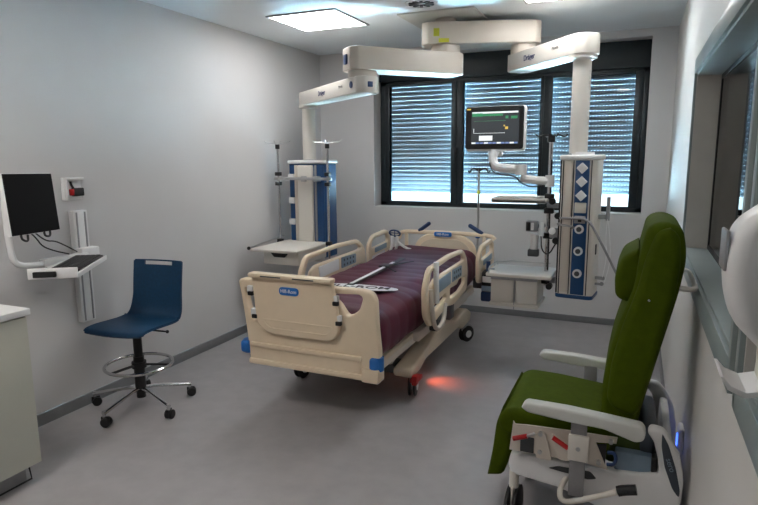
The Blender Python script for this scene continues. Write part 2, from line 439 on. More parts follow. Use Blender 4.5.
# drop tubes
p = MB(); p.cyl((*P2, 2.058), (*P2, 1.56), .062, n=28); p.lathe([(.09, 0), (.09, -.02), (.062, -.03)], (*P2, 2.056)); p.build('drop_tube', M['creamL'], t)
p = MB(); p.cyl((*PB, 2.248), (*PB, 1.60), .060, n=28); p.lathe([(.095, 0), (.095, -.022), (.06, -.035)], (*PB, 2.246)); p.build('drop_tube', M['creamL'], t)

# ------------------------------------------------------------------ right media column
CX, CY = -.352, 4.30
t = thing('media_column', 'hanging media column with blue socket strip in front of the right window pane', 'medical column', (CX, CY, .58))
T = frame((CX, CY, 0), -6)
bd = MB(T); hw = .122; hd_ = .115
prof = rnd([(-hw, -hd_), (hw, -hd_), (hw, hd_), (-hw, hd_)], .035, 5)
bd.plate([prof], .93, .006, XY(1.095)); bd.build('housing', M['creamL'], t)
MB(T).plate([rnd([(-hw-.012, -hd_-.012), (hw+.012, -hd_-.012), (hw+.012, hd_+.012), (-hw-.012, hd_+.012)], .045, 5)], .035, .012, XY(1.575)).cyl((.0, 0, 1.58), (-.0, 0, 1.61), .075).build('top_cap', M['white'], t)
MB(T).plate([rnd([(-hw-.006, -hd_-.006), (hw+.006, -hd_-.006), (hw+.006, hd_+.006), (-hw-.006, hd_+.006)], .04, 5)], .028, .008, XY(.622)).build('bottom_cap', M['dblue'], t)
st = MB(T); st.box(-.022, .068, -hd_-.006, -hd_+.004, .64, 1.555, .003); strip = st.build('socket_strip', M['dblue'], t)
ed = MB(T)
for x in (-.101, -.034, .082):
    ed.box(x-.003, x+.003, -hd_-.004, -hd_+.002, .64, 1.555)
ed.box(-hw-.003, -hw+.012, -hd_+.01, hd_, .64, 1.56, .002)
ed.build('rail_groove', M['black'], t)
pw = MB(T); pw.box(-.095, -.040, -hd_-.006, -hd_+.003, .65, 1.55, .003); pw.build('cover_panel', M['cream'], t)
for z in (1.505, 1.415, 1.322):
    s = MB(T); L = XZ(-hd_-.012) @ frame((.023, z, 0), 45)
    s.plate([rnd([(-.027, -.027), (.027, -.027), (.027, .027), (-.027, .027)], .005, 3)], .012, .003, T.inverted() @ T @ L)
    so = s.build('power_socket', M['white'], strip)
    h = MB(T); h.plate([circ(0, 0, .017, 16)], .003, .0005, XZ(-hd_-.019) @ frame((.023, z, 0))); h.build('socket_face', M['grey'], so) if 0 else None
    h = MB(T)
    for dx in (-.008, .008): h.cyl((.023+dx, -hd_-.0185, z), (.023+dx, -hd_-.0205, z), .0045, n=8)
    h.cyl((.023, -hd_-.0185, z), (.023, -hd_-.0200, z), .0035, n=8)
s = MB(T); s.box(-.016, .060, -hd_-.014, -hd_-.004, 1.205, 1.275, .004); s.build('blank_plate', M['cream'], strip)
s = MB(T); s.box(-.014, .058, -hd_-.016, -hd_-.004, 1.135, 1.185, .003); so = s.build('data_socket', M['grey'], strip)
MB(T).box(.012, .034, -hd_-.019, -hd_-.014, 1.145, 1.165).build('port', M['black'], so)
for z in (1.095, .945, .79):
    s = MB(T); L = T @ XZ(0)
    s = MB(T); s.cyl((.022, -hd_-.005, z), (.022, -hd_-.020, z), .030, n=28); so = s.build('gas_outlet', M['white'], strip)
    s = MB(T); s.cyl((.022, -hd_-.020, z), (.022, -hd_-.026, z), .017, n=20); s.build('outlet_valve', M['dgrey'], so)
# U handle and the long bar
MB(T).tube([(-.10, -hd_, 1.165), (-.10, -hd_-.06, 1.17), (.045, -hd_-.07, 1.175), (.08, -hd_-.07, 1.165), (.12, -hd_-.10, 1.14), (.335, -hd_-.19, .775)], .008, smooth=2).build('grab_handle', M['tubeg'], t)
MB(T).tube([(-.115, -.06, 1.125), (-.12, -hd_-.05, 1.125), (-.03, -hd_-.055, 1.12), (-.01, -hd_-.005, 1.10)], .008, smooth=1).build('handle_bar', M['steel'], t)
# right side hooks
sd = MB(T); sd.box(hw, hw+.05, -.02, .02, 1.16, 1.19, .003); sd.cyl((hw+.06, 0, 1.15), (hw+.06, 0, 1.31), .013, n=12)
sd.box(hw, hw+.045, -.02, .0, .74, .76, .002); sd.box(hw, hw+.045, -.02, .0, .70, .715, .002); sd.sphere((hw+.05, -.01, .75), .014); sd.sphere((hw+.045, -.01, .71), .014)
sd.build('side_bracket', M['grey'], t)
MB(T).box(hw-.004, hw+.006, -.07, -.045, .92, .99, .002).build('side_switch', M['black'], t)
MB(T).tube([(hw+.06, -.01, 1.16), (hw+.055, -.02, 1.05), (hw+.07, -.02, .9), (hw+.05, -.02, .76)], .003, smooth=2).tube([(hw+.06, .01, 1.16), (hw+.085, .0, 1.0), (hw+.09, .0, .85), (hw+.06, .0, .72)], .0025, smooth=2).build('hanging_cord', M['white'], t)
# equipment pole on the left with trays
PX_, PY_ = -.570, 4.34
bk = MB()
for z in (1.24, .70): bk.box(PX_-.01, CX-hw+.01, PY_-.03, PY_+.01, z-.02, z+.02, .004)
bk.build('pole_bracket', M['grey'], t)
pl = MB(); pl.cyl((PX_, PY_, .655), (PX_, PY_, 1.69), .015); po = pl.build('equipment_pole', M['chrome'], t)
h = MB(); h.cyl((PX_, PY_, 1.68), (PX_, PY_, 1.735), .026, n=14)
for k in range(4):
    a = PI/2*k+.5; c, s_ = math.cos(a), math.sin(a)
    h.tube([(PX_, PY_, 1.715), (PX_+c*.05, PY_+s_*.05, 1.735), (PX_+c*.095, PY_+s_*.095, 1.715), (PX_+c*.115, PY_+s_*.115, 1.735)], .006, smooth=2)
h.build('hook_head', M['black'], po)
for z, dx in ((1.30, .0), (1.20, .04), (1.02, .05), (.69, 0)):
    cl = MB(); cl.box(PX_-.03, PX_+.035, PY_-.03, PY_+.03, z-.02, z+.02, .006); cl.cyl((PX_+.03+dx, PY_-.02, z-.03), (PX_+.03+dx, PY_-.07, z-.03), .022, n=14); cl.build('clamp', M['black'], po)
# instrument tray (upper)
tr = MB(); tr.box(-.945, PX_-.0, 4.16, 4.46, 1.262, 1.288, .006)
for (a, b, c, d_) in ((-.945, -.937, 4.16, 4.46), (-.945, PX_, 4.16, 4.168), (-.945, PX_, 4.452, 4.46)): tr.box(a, b, c, d_, 1.265, 1.295, .002)
tr.build('upper_tray', M['creamL'], t)
# lower shelf with bin drawer
sh = MB(); sh.box(-.965, PX_+.06, 4.13, 4.50, .735, .76, .006); so = sh.build('shelf', M['creamL'], t)
rl = MB(); rl.tube([(-.90, 4.13, .79), (-.955, 4.13, .79), (-.955, 4.50, .79), (-.56, 4.50, .79)], .006, smooth=1)
for p_ in ((-.945, 4.14), (-.955, 4.48)): rl.cyl((*p_, .75), (*p_, .79), .006)
rl.build('shelf_rail', M['steel'], so)
MB().box(-.93, -.765, 4.15, 4.46, .545, .725, .01).build('bin', M['clear'], so); MB().box(-.755, -.60, 4.15, 4.46, .545, .725, .01).build('bin', M['clear'], so)
MB().box(-.94, -.59, 4.14, 4.47, .52, .542, .004).build('bin_tray', M['clear'], so)
MB().box(-.763, -.757, 4.14, 4.15, .50, .735).box(-.93, -.60, 4.138, 4.148, .715, .735).build('bin_frame', M['grey'], so)

# monitor arm
ma = MB(); ma.tube([(-.97, 4.36, 1.62), (-.985, 4.34, 1.57), (-.96, 4.32, 1.51), (-.90, 4.30, 1.50), (-.77, 4.28, 1.49)], .032, smooth=2)
ma.cyl((-.765, 4.28, 1.455), (-.765, 4.28, 1.525), .042, n=20)
ma.tube([(-.765, 4.28, 1.43), (-.66, 4.31, 1.415), (-.585, 4.34, 1.41)], .030); ma.cyl((PX_, PY_, 1.37), (PX_, PY_, 1.45), .032, n=18)
ma.build('monitor_arm', M['white'], t)
MB().tube([(-1.0, 4.33, 1.58), (-.985, 4.29, 1.49), (-.93, 4.27, 1.455), (-.80, 4.25, 1.45), (-.76, 4.25, 1.40), (-.70, 4.28, 1.37), (-.60, 4.31, 1.38)], .006, smooth=2).build('arm_cable', M['black'], t)

# patient monitor
mt = thing('patient_monitor', 'lit patient monitor with white casing on an arm before the middle window pane', 'monitor', (-.975, 4.40, 1.61))
T = frame((-.975, 4.35, 1.785), -3, -1.5)
MB(T).plate([rnd([(-.222, -.165), (.222, -.165), (.222, .16), (-.222, .16)], .03, 5)], .05, .014, XZ(.03)).build('casing', M['white'], mt)
MB(T).plate([rnd([(-.219, -.148), (.211, -.148), (.211, .156), (-.219, .156)], .02, 5)], .012, .003, XZ(-.0)).build('bezel', M['black'], mt)
s = MB(T); s.box(-.172, .178, -.010, -.006, -.112, .122); scr = s.build('screen', M['scr'], mt)
def onscr(x0, x1, z0, z1, m, nm='screen_readout'):
    MB(T).box(x0, x1, -.0125, -.0102, z0, z1).build(nm, m, scr)
onscr(-.168, .17, .106, .118, M['scrw']); onscr(-.168, .06, .088, .102, M['scrg']); onscr(-.168, -.09, .086, .110, M['scrg'])
onscr(.08, .10, .068, .086, M['scrg']); onscr(.12, .165, .066, .084, M['scrg'])
onscr(-.155, .08, .052, .054, M['scrg']); onscr(-.155, .08, -.035, -.033, M['scrw']); onscr(-.155, -.152, -.03, .0, M['scrw'])
onscr(.08, .10, -.008, .010, M['scry']); onscr(.068, .078, .012, .022, M['scry'])
onscr(-.112, -.012, -.088, -.052, M['scrw'])
for k in range(11):
    onscr(-.168+k*.0315, -.168+k*.0315+(.026 if k % 3 else .030), -.110, -.099, M['scrb'] if k % 3 else M['scrw'])
onscr(-.208, -.180, .134, .144, M['scry'], 'alarm_light')
MB(T).box(-.055, .055, .02, .06, -.20, -.16, .012).build('mount', M['white'], mt)

# infusion clamp devices on the equipment pole
t2 = thing('gas_flow_unit', 'small grey and white flow regulator on the chrome pole beside the blue socket strip', 'medical regulator', (-.62, 4.28, .93))
b = MB(); b.box(-.705, -.625, 4.20, 4.26, 1.06, 1.135, .008); b.cyl((-.625, 4.23, 1.10), (-.585, 4.27, 1.10), .014); b.build('body', M['grey'], t2)
MB().box(-.70, -.672, 4.192, 4.203, 1.068, 1.128, .003).build('dial', M['black'], t2)
MB().box(-.667, -.648, 4.190, 4.203, 1.072, 1.124, .003).build('gauge', M['inkw'], t2)
b = MB(); b.cyl((-.645, 4.23, 1.04), (-.645, 4.23, .93), .028, n=16); b.cyl((-.60, 4.23, 1.13), (-.60, 4.23, 1.03), .018, n=14); b.build('flow_tube', M['white'], t2)
b = MB(); b.box(-.685, -.610, 4.19, 4.25, .885, .935, .008); b.build('holder', M['dgrey'], t2)
MB().tube([(-.60, 4.22, 1.03), (-.59, 4.20, .93), (-.54, 4.20, .90), (-.50, 4.23, .98)], .005, smooth=2).build('hose', M['black'], t2)

t3 = thing('vacuum_regulator', 'small white gauge with a black knob on the side of the blue striped column', 'medical regulator', (-.50, 4.24, 1.0))
MB().box(-.545, -.478, 4.22, 4.26, 1.02, 1.09, .008).cyl((-.51, 4.24, 1.02), (-.51, 4.24, .99), .014).build('body', M['grey'], t3)
MB().cyl((-.525, 4.222, 1.07), (-.525, 4.205, 1.07), .024, n=20).build('gauge', M['inkw'], t3)
MB().cyl((-.498, 4.222, 1.005), (-.498, 4.19, 1.005), .022, n=16).build('knob', M['black'], t3)

# ------------------------------------------------------------------ left media column
CX2, CY2 = -2.83, 4.93
t = thing('media_column', 'hanging media column with two blue stripes in the far left corner', 'medical column', (CX2, CY2, .62))
T = frame((CX2, CY2, 0), 0)
hw = .195; hd_ = .12
MB(T).plate([rnd([(-hw, -hd_), (hw, -hd_), (hw, hd_), (-hw, hd_)], .03, 4)], .87, .006, XY(1.085)).build('housing', M['dblue'], t)
MB(T).plate([rnd([(-hw-.015, -hd_-.012), (hw+.015, -hd_-.012), (hw+.015, hd_+.012), (-hw-.015, hd_+.012)], .04, 4)], .03, .010, XY(1.54)).build('top_cap', M['white'], t)
MB(T).box(-.085, .075, -hd_-.03, -hd_+.01, .66, 1.51, .014, 3).build('cover_panel', M['creamL'], t)
MB(T).box(-.125, -.092, -hd_-.012, -hd_+.01, .66, 1.51, .004).build('cover_strip', M['cream'], t)
MB(T).box(.088, .108, -hd_-.012, -hd_+.01, .66, 1.51, .004).build('cover_strip', M['grey'], t)
for z in (1.40, 1.18, .98): MB(T).box(-.19, -.13, -hd_-.02, -hd_+.01, z-.028, z+.028, .005).build('socket_plate', M['white'], t)
MB(T).box(.155, .185, -hd_-.008, -hd_+.01, .66, 1.50, .003).build('side_strip', M['dblue'], t)
rb_ = MB(T); rb_.box(-.30, .30, -hd_-.085, -hd_-.055, 1.375, 1.40, .004); rb_.box(-.02, .02, -hd_-.07, -hd_, 1.36, 1.41, .003); rb_.box(.11, .15, -hd_-.07, -hd_, 1.36, 1.41, .003); rb_.build('cross_rail', M['steel'], t)
for x in (-.262, .262):
    po = MB(T); po.cyl((x, -hd_-.07, .66), (x, -hd_-.07, 1.70), .011); po = po.build('infusion_pole', M['chrome'], t)
    for z in (1.43, 1.34, .80): MB(T).box(x-.024, x+.024, -hd_-.095, -hd_-.045, z-.017, z+.017, .005).build('clamp', M['black'], po)
    h = MB(T); h.cyl((x, -hd_-.07, 1.66), (x, -hd_-.07, 1.70), .020)
    h.build('pole_grip', M['black'], po)
    h = MB(T)
    for k in range(4):
        a = PI/2*k+.35; c_, s_ = math.cos(a), math.sin(a)
        h.tube([(x, -hd_-.07, 1.70), (x+c_*.05, -hd_-.07+s_*.05, 1.715), (x+c_*.10, -hd_-.07+s_*.10, 1.712), (x+c_*.125, -hd_-.07+s_*.125, 1.735)], .004, smooth=2, n=6)
    h.build('hook_head', M['steel'], po)
# its shelf with a drawer
s = MB(); s.box(-3.07, -2.60, 4.22, 4.86, .775, .80, .008); so = s.build('shelf', M['creamL'], t)
dd = MB(); dd.box(-3.00, -2.64, 4.32, 4.82, .655, .772, .008); do = dd.build('drawer', M['creamL'], t)
MB().plate([rnd([(-.09, .018), (.09, .018), (.055, -.022), (-.055, -.022)], .01, 3)], .014, .003, XZ(4.314) @ frame((-2.83, .745, 0))).build('drawer_grip', M['black'], do)
MB().tube([(-3.09, 4.24, .80), (-3.09, 4.80, .84)], .009).build('shelf_rail', M['steel'], so)
MB().sphere((-3.09, 4.23, .80), .016).build('rail_end', M['black'], so)
MB().box(-2.95, -2.70, 4.84, 4.90, .60, .80, .005).build('shelf_bracket', M['creamL'], t)

# ------------------------------------------------------------------ the bed
FX0, FX1, FY = -2.215, -1.272, 2.95
BC = (FX0+FX1)/2
bed = thing('hospital_bed', 'beige electric hospital bed with raised side rails in the middle of the room', 'hospital bed', (BC, 4.1, 0))
# footboard shell with a hand hole on either side
def mir(pts): return [(-x, z) for x, z in reversed(pts)]
hwF = (FX1-FX0)/2
out = [(0, .852), (-.34, .862), (-.40, .850), (-.445, .862), (-.482, .845), (-.462, .74), (-.445, .62), (-.43, .50), (-.415, .335), (.455, .315), (.468, .48), (.452, .64), (.445, .80), (.42, .842), (.36, .852)]
hole = [(.18, .815), (.345, .823), (.368, .805), (.345, .735), (.30, .700), (.265, .690), (.215, .76), (.17, .79)]
hole2 = [(-.440, .805), (-.30, .80), (-.30, .64), (-.385, .60), (-.415, .68)]
L = XZ(FY) @ frame((BC, 0, 0))
fb = MB(); fb.plate([rnd(out, .03, 4), rnd(hole, .02, 3), rnd(hole2, .02, 3)], .055, .012, L)
fbo = fb.build('footboard', M['beige'], bed)
b = MB(); b.box(BC-.40, BC+.36, FY-.045, FY-.02, .43, .465, .012); b.box(BC-.415, BC+.44, FY-.048, FY+.02, .322, .36, .014)
b.plate([rnd([(BC-.41, .33), (BC+.355, .33), (BC+.355, .45), (BC-.41, .45)], .03, 4)], .03, .01, XZ(FY-.02))
b.box(BC+.36, BC+.468, FY-.05, FY+.05, .315, .40, .012)
b.build('bumper', M['beige'], fbo)
# removable linen shelf panel
pnl = [(-.362, .905), (.19, .895), (.238, .62), (.19, .535), (-.26, .535), (-.335, .60)]
p = MB(); p.plate([rnd(pnl, [.02, .02, .05, .08, .08, .05], 6)], .032, .012, XZ(FY-.045) @ frame((BC, 0, 0)))
p.box(BC-.365, BC+.20, FY-.095, FY-.028, .882, .912, .012)
po = p.build('linen_panel', M['beige'], bed)
g = MB(); g.plate([rnd([(-.30, .63), (.20, .63), (.16, .57), (-.245, .57)], .03, 5), rnd([(-.29, .622), (.19, .622), (.154, .578), (-.238, .578)], .03, 5)], .006, .002, XZ(FY-.062) @ frame((BC, 0, 0))); g.build('moulding', M['beige'], po)
for x in (-.27, -.05): MB().box(BC+x-.0, BC+x+.14, FY-.0975, FY-.09, .893, .900).build('slot', M['dgrey'], po)
pq = MB(); pq.plate([rnd([(-.066, -.024), (.066, -.024), (.066, .024), (-.066, .024)], .024, 6)], .008, .002, XZ(FY-.064) @ frame((BC-.095, .812, 0))); pqo = pq.build('name_plaque', M['blue'], po)
text('Hill-Rom', .030, M['inkw'], XZ(FY-.0690) @ frame((BC-.095, .812, 0)), pqo, bold=.0004)
for x, z in ((-.375, .80), (-.352, .66), (.205, .79), (.222, .675)):
    l = MB(); l.box(BC+x-.022, BC+x+.018, FY-.06, FY-.03, z-.026, z+.022, .005); lo = l.build('latch', M['white'], fbo)
    MB().box(BC+x-.012, BC+x+.024, FY-.068, FY-.045, z-.036, z-.01, .005).build('latch_catch', M['black'], lo)
for x in (BC-.438, BC+.445):
    sg = 1 if x > BC else -1
    c = MB(); c.box(x-.04, x+.02, FY-.045, FY+.045, .385, .465, .02, 3); c.cyl((x+.0*sg, FY, .385), (x+.0*sg, FY, .465), .036, n=20); c.build('corner_bumper', M['blue'], fbo)

# mattress with transverse air cells
mx0, mx1, my0, my1, mz0, mz1 = -2.165, -1.285, 2.995, 5.19, .40, .712
NX, NY = 40, 150
def mpt(u, v):
    """u around the section, v along"""
    cx = (mx0+mx1)/2; cz = (mz0+mz1)/2; a = (mx1-mx0)/2; c = (mz1-mz0)/2
    th_ = 2*PI*u; e = .32
    cs, sn = math.cos(th_), math.sin(th_)
    x = a*math.copysign(abs(cs)**e, cs); z = c*math.copysign(abs(sn)**(.62), sn)
    y = my0+(my1-my0)*v
    en = min(1, (min(v, 1-v)/.018))**.5
    cell = abs(math.sin(PI*v*15+.4))**.6
    k = 1+(.012*(cell-.6))
    z2 = cz+z*(.75+.25*en)*(1+.03*(cell-.5)*(1 if z > 0 else .2))
    z2 += .004*math.sin(9*x+14*y)+.003*math.sin(23*x-11*y)
    x2 = cx+x*(.97+.03*en)*k
    if z < 0: x2 = cx+(x2-cx)*1.0
    rise = max(0, (y-4.45)/.75)
    z2 += .05*rise*rise*(1)
    return (x2, y, z2)
vs = [mpt(i/64, j/NY) for j in range(NY+1) for i in range(64)]
fs = [(j*64+i, j*64+(i+1) % 64, (j+1)*64+(i+1) % 64, (j+1)*64+i) for j in range(NY) for i in range(64)]
fs += [tuple(range(64))[::-1], tuple(range(NY*64, NY*64+64))]
mat_ = MB(); mat_.add(vs, fs, True)
mo = mat_.build('mattress', M['maroon'], bed, sharp=60)
# lower side skirt of the mattress cover
# oval white label
lb = MB(); ov = circ(0, 0, .30, 48, .075)
ov = [(x*(1-.0*abs(y)), y) for x, y in ov]
lb.plate([ov], .004, .001, frame((-1.69, 3.47, .731), 5)); lo = lb.build('oval_label', M['white'], mo)
text('HILL-ROM', .088, M['ink'], frame((-1.69, 3.47, .7345), 5), lo, bold=.001, sx=1.25)

# support deck, frame, chassis
dk = MB(); dk.box(-2.12, -1.33, 3.02, 5.22, .37, .41, .01)
dk.build('deck', M['beige2'], bed)
fr = MB()
for x in (-2.10, -1.36): fr.box(x-.03, x+.03, 3.0, 5.25, .33, .385, .01)
for y in (3.1, 3.9, 4.7, 5.2): fr.box(-2.10, -1.36, y-.03, y+.03, .33, .375, .008)
fr.build('upper_frame', M['cream'], bed)
for x in (-2.02, -1.42):
    for (y0, y1) in ((3.30, 3.85), (4.75, 4.35)):
        a = MB(); a.tube([(x, y0+.1, .27), (x, y1, .36)], .03, flat=.7); a.build('lift_arm', M['cream'], bed)
# base cover on either side, arched between casters
for x, sg in ((-1.335, 1), (-2.145, -1)):
    pr = [(3.42, .225), (3.42, .165), (3.48, .16), (3.60, .16), (3.72, .20), (4.55, .20), (4.66, .155), (4.90, .165), (4.93, .24), (4.80, .30), (4.45, .285), (4.30, .335), (3.95, .335), (3.78, .27), (3.60, .245)]
    c = MB(); c.plate([rnd(pr, .03, 4)], .13, .018, YZ(x)); c.build('base_cover', M['beige2'], bed)
b = MB(); b.box(-2.08, -1.40, 3.45, 3.60, .17, .23, .012); b.box(-2.08, -1.40, 4.70, 4.88, .17, .25, .012)
b.box(-1.86, -1.62, 3.45, 4.85, .20, .27, .01); b.box(-2.08, -1.40, 3.95, 4.30, .22, .36, .02)
b.build('chassis', M['dgrey'], bed)
c = MB(); c.box(-1.36, -1.29, 3.62, 4.18, .35, .42, .012); c.box(-1.36, -1.30, 4.2, 4.9, .34, .43, .012)
c.build('side_housing', M['cream'], bed)
def caster(x, y, rz, r=.070, par=bed, hub='white', pedal=None, top=.17):
    T = frame((x, y, 0), rz)
    w = MB(T)
    for s_ in (-.018, .018):
        w.lathe([(.01, -.010), (r*.72, -.010), (r*.93, -.008), (r, -.003), (r, .003), (r*.93, .008), (r*.72, .010), (.01, .010)], L=Matrix.Translation((.03, s_, r)) @ Matrix.Rotation(PI/2, 4, 'X'), n=28)
    wo = w.build('caster_wheel', M['black'], par)
    h = MB(T); h.cyl((.03, -.033, r), (.03, .033, r), r*.45, n=20); h.build('wheel_hub', M[hub], wo)
    f = MB(T); f.cyl((0, 0, r+.03), (0, 0, top), .022, n=16); f.tube([(0, 0, r+.06), (.02, 0, r*2+.008), (.06, 0, r*2), (.105, 0, r*1.3)], .016, smooth=2, n=8, flat=1.0)
    f.build('caster_fork', M['grey'], wo)
    if pedal:
        p = MB(T); p.box(-.02, .08, -.045, -.025, r+.045, r+.065, .005); p.box(.05, .09, -.075, -.02, r+.03, r+.06, .008); p.build('brake_pedal', M[pedal], wo)
    return wo
caster(-1.30, 3.52, 100, pedal=None); caster(-2.17, 3.52, 80); caster(-1.30, 4.80, 60); caster(-2.17, 4.80, 100)
MB().box(-1.285, -1.235, 3.43, 3.55, .13, .16, .008).box(-1.27, -1.235, 3.42, 3.47, .12, .185, .008).build('brake_pedal', M['red'], bed)
MB().box(-1.36, -1.33, 3.86, 3.90, .19, .20, .003).build('floor_light', M['redled'], bed)

# headboard
HY = 5.30
hb = MB(); ar = [(-.30, .55), (-.31, .70), (-.27, .80), (-.17, .862), (.17, .862), (.27, .80), (.31, .70), (.30, .55)]
hb.plate([rnd(ar, .07, 6)], .04, .012, XZ(HY) @ frame((BC+.11, 0, 0))); ho = hb.build('headboard', M['beige'], bed)
hb = MB(); hb.plate([rnd([(-.25, .56), (-.26, .70), (-.22, .77), (-.14, .815), (.14, .815), (.22, .77), (.26, .70), (.25, .56)], .06, 6)], .012, .004, XZ(HY-.024) @ frame((BC+.11, 0, 0))); hb.build('inset_panel', M['beige2'], ho)
tb = MB(); tb.tube([(-2.10, HY, .80), (-2.08, HY, .868), (-1.9, HY, .872), (-1.2, HY, .872), (-1.16, HY, .83)], .020, smooth=2); tb.build('top_bar', M['beige'], ho)
for x in (-2.02, -1.26): MB().cyl((x, HY, .45), (x, HY, .865), .018).build('post', M['beige'], ho)
pq = MB(); pq.plate([rnd([(-.085, -.022), (.085, -.022), (.085, .022), (-.085, .022)], .018, 5)], .014, .003, XZ(HY-.034) @ frame((BC+.10, .862, 0))); pqo = pq.build('name_plaque', M['blue'], ho)
text('Hill-Rom', .032, M['inkw'], XZ(HY-.0420) @ frame((BC+.10, .862, 0)), pqo, bold=.0004)
for x0, x1, z1 in ((-1.885, -1.79, .955), (-1.285, -1.39, .95)):
    hnd = MB(); hnd.cyl((x0, HY, .885), (x1, HY-.01, z1), .019, n=14); hnd.sphere((x1, HY-.01, z1), .019); hnd.sphere((x0, HY, .885), .019); hnd.build('push_handle', M['navy'], bed)

# side rails
def rail(x, yy, zz, sg, name, holes=True):
    """outline in the YZ plane at x, from y yy[0] (foot end) to yy[1]"""
    y0, y1 = yy; zb, zt = zz
    pr = [(y0, zb+.03), (y0-.01, zt-.14), (y0+.10, zt-.01), (y1-.22, zt), (y1-.06, zt-.03), (y1, zt-.16), (y1-.02, zb+.10), (y0+.3, zb)]
    return pr
def mid_rail(x, y0, y1, zt, sg, mirror_y=False):
    Lr = YZ(x)
    W = y1-y0
    def S(p): return [(y0+a*W, zt+b) for a, b in p]
    outer = S([(0, -.33), (-.01, -.14), (.07, -.02), (.50, .0), (.86, -.015), (.97, -.10), (1.0, -.22), (.98, -.36), (.62, -.40), (.45, -.37), (.1, -.43)])
    h1 = S([(.05, -.155), (.10, -.055), (.50, -.037), (.83, -.048), (.90, -.09), (.88, -.105), (.20, -.115), (.13, -.15), (.10, -.24), (.05, -.24)])
    h2 = S([(.12, -.30), (.42, -.262), (.44, -.30), (.13, -.345)])
    h3 = S([(.52, -.255), (.70, -.262), (.74, -.235), (.92, -.235), (.92, -.29), (.78, -.325), (.52, -.325)])
    r_ = MB(); r_.plate([rnd(outer, .05, 6), rnd(h1, .02, 4), rnd(h2, .012, 3), rnd(h3, .02, 4)], .035, .012, Lr)
    ro = r_.build('side_rail', M['beige'], bed)
    # control panel inset
    for face in (1, -1):
        c = MB(); c.plate([rnd(S([(.24, -.225), (.22, -.135), (.52, -.125), (.52, -.215)]), .012, 3)], .008, .003, YZ(x+face*.019)); c.build('control_panel', M['white'] if face*sg < 0 else M['bgrey'], ro)
        c = MB(); c.plate([rnd(S([(.56, -.215), (.56, -.122), (.80, -.13), (.80, -.21)]), .012, 3)], .008, .003, YZ(x+face*.019)); co = c.build('control_panel', M['bgrey'], ro)
        for i in range(4):
            for j in range(2): MB().cyl((x+face*.021, y0+(.60+.05*i)*W, zt-.15-.04*j), (x+face*.026, y0+(.60+.05*i)*W, zt-.15-.04*j), .010, n=10).build('button', M['panel'], co)
    hn = MB(); hn.tube([(x+sg*.03, y0+.06, zt-.16), (x+sg*.035, y0+.06, zt-.30), (x+sg*.03, y0+.16, zt-.47), (x+sg*.03, y0+.34, zt-.45), (x+sg*.02, y0+.40, zt-.33)], .016, smooth=2); hn.build('rail_link', M['cream'], ro)
    sp = MB()
    for a in (.25, .55): sp.box(x-sg*.05, x+sg*.012, y0+a*W, y0+(a+.10)*W, zt-.50, zt-.34, .01)
    sp.build('rail_support', M['dgrey'], ro)
    return ro
def head_rail(x, y0, y1, zt, sg):
    W = y1-y0
    def S(p): return [(y0+a*W, zt+b) for a, b in p]
    outer = S([(.02, -.32), (.0, -.10), (.20, -.015), (.80, .0), (.98, -.05), (1.0, -.30), (.7, -.36), (.25, -.34)])
    h1 = S([(.12, -.10), (.22, -.055), (.80, -.04), (.88, -.08), (.88, -.12), (.15, -.14)])
    h2 = S([(.15, -.22), (.85, -.20), (.86, -.25), (.16, -.27)])
    r_ = MB(); r_.plate([rnd(outer, .05, 6), rnd(h1, .02, 4), rnd(h2, .012, 3)], .035, .012, YZ(x)); ro = r_.build('side_rail', M['beige'], bed)
    for face in (1, -1):
        MB().plate([rnd(S([(.25, -.19), (.25, -.145), (.78, -.13), (.78, -.18)]), .008, 3)], .008, .003, YZ(x+face*.019)).build('control_panel', M['bgrey'], ro)
    MB().box(x-.02*sg, x-.10*sg, y0+.45*W, y0+.7*W, zt-.42, zt-.33, .01).build('rail_support', M['dgrey'], ro)
    return ro
mid_rail(-1.215, 3.50, 4.52, .895, 1)
mid_rail(-2.235, 3.66, 4.80, .885, -1)
head_rail(-1.175, 4.72, 5.28, .86, 1)
head_rail(-2.265, 4.92, 5.45, .875, -1)
# grip post on the near right rail
MB().tube([(-1.185, 3.66, .90), (-1.185, 3.66, .78), (-1.185, 3.68, .62)], .018).build('rail_grip', M['white'], bed)
# round pendant control on left head rail
rc = MB(); rc.lathe([(.034, -.006), (.052, -.006), (.056, 0), (.052, .008), (.034, .008)], L=Matrix.Translation((-2.03, 5.02, .885)) @ Matrix.Rotation(R(62), 4, 'X')); 
rc = MB(); rc.tube([(-2.03+.052*math.cos(a_*PI/12), 5.02-.02*math.sin(a_*PI/12), .885+.030*math.sin(a_*PI/12)) for a_ in range(24)], .008, closed=True)
rc.tube([(-2.03, 5.02, .856), (-2.03, 5.02, .914)], .005); rc.tube([(-2.08, 5.02, .887), (-1.98, 5.02, .887)], .005)
ro = rc.build('hoist_ring', M['navy'], bed)
MB().tube([(-2.055, 5.03, .86), (-2.06, 5.04, .78), (-2.09, 5.05, .70)], .013, smooth=1).tube([(-2.01, 5.03, .86), (-2.01, 5.03, .78), (-2.04, 5.05, .70)], .013, smooth=1).tube([(-2.0, 5.03, .80), (-1.93, 5.04, .75), (-1.86, 5.05, .73)], .012, smooth=1).build('ring_strut', M['white'], ro)

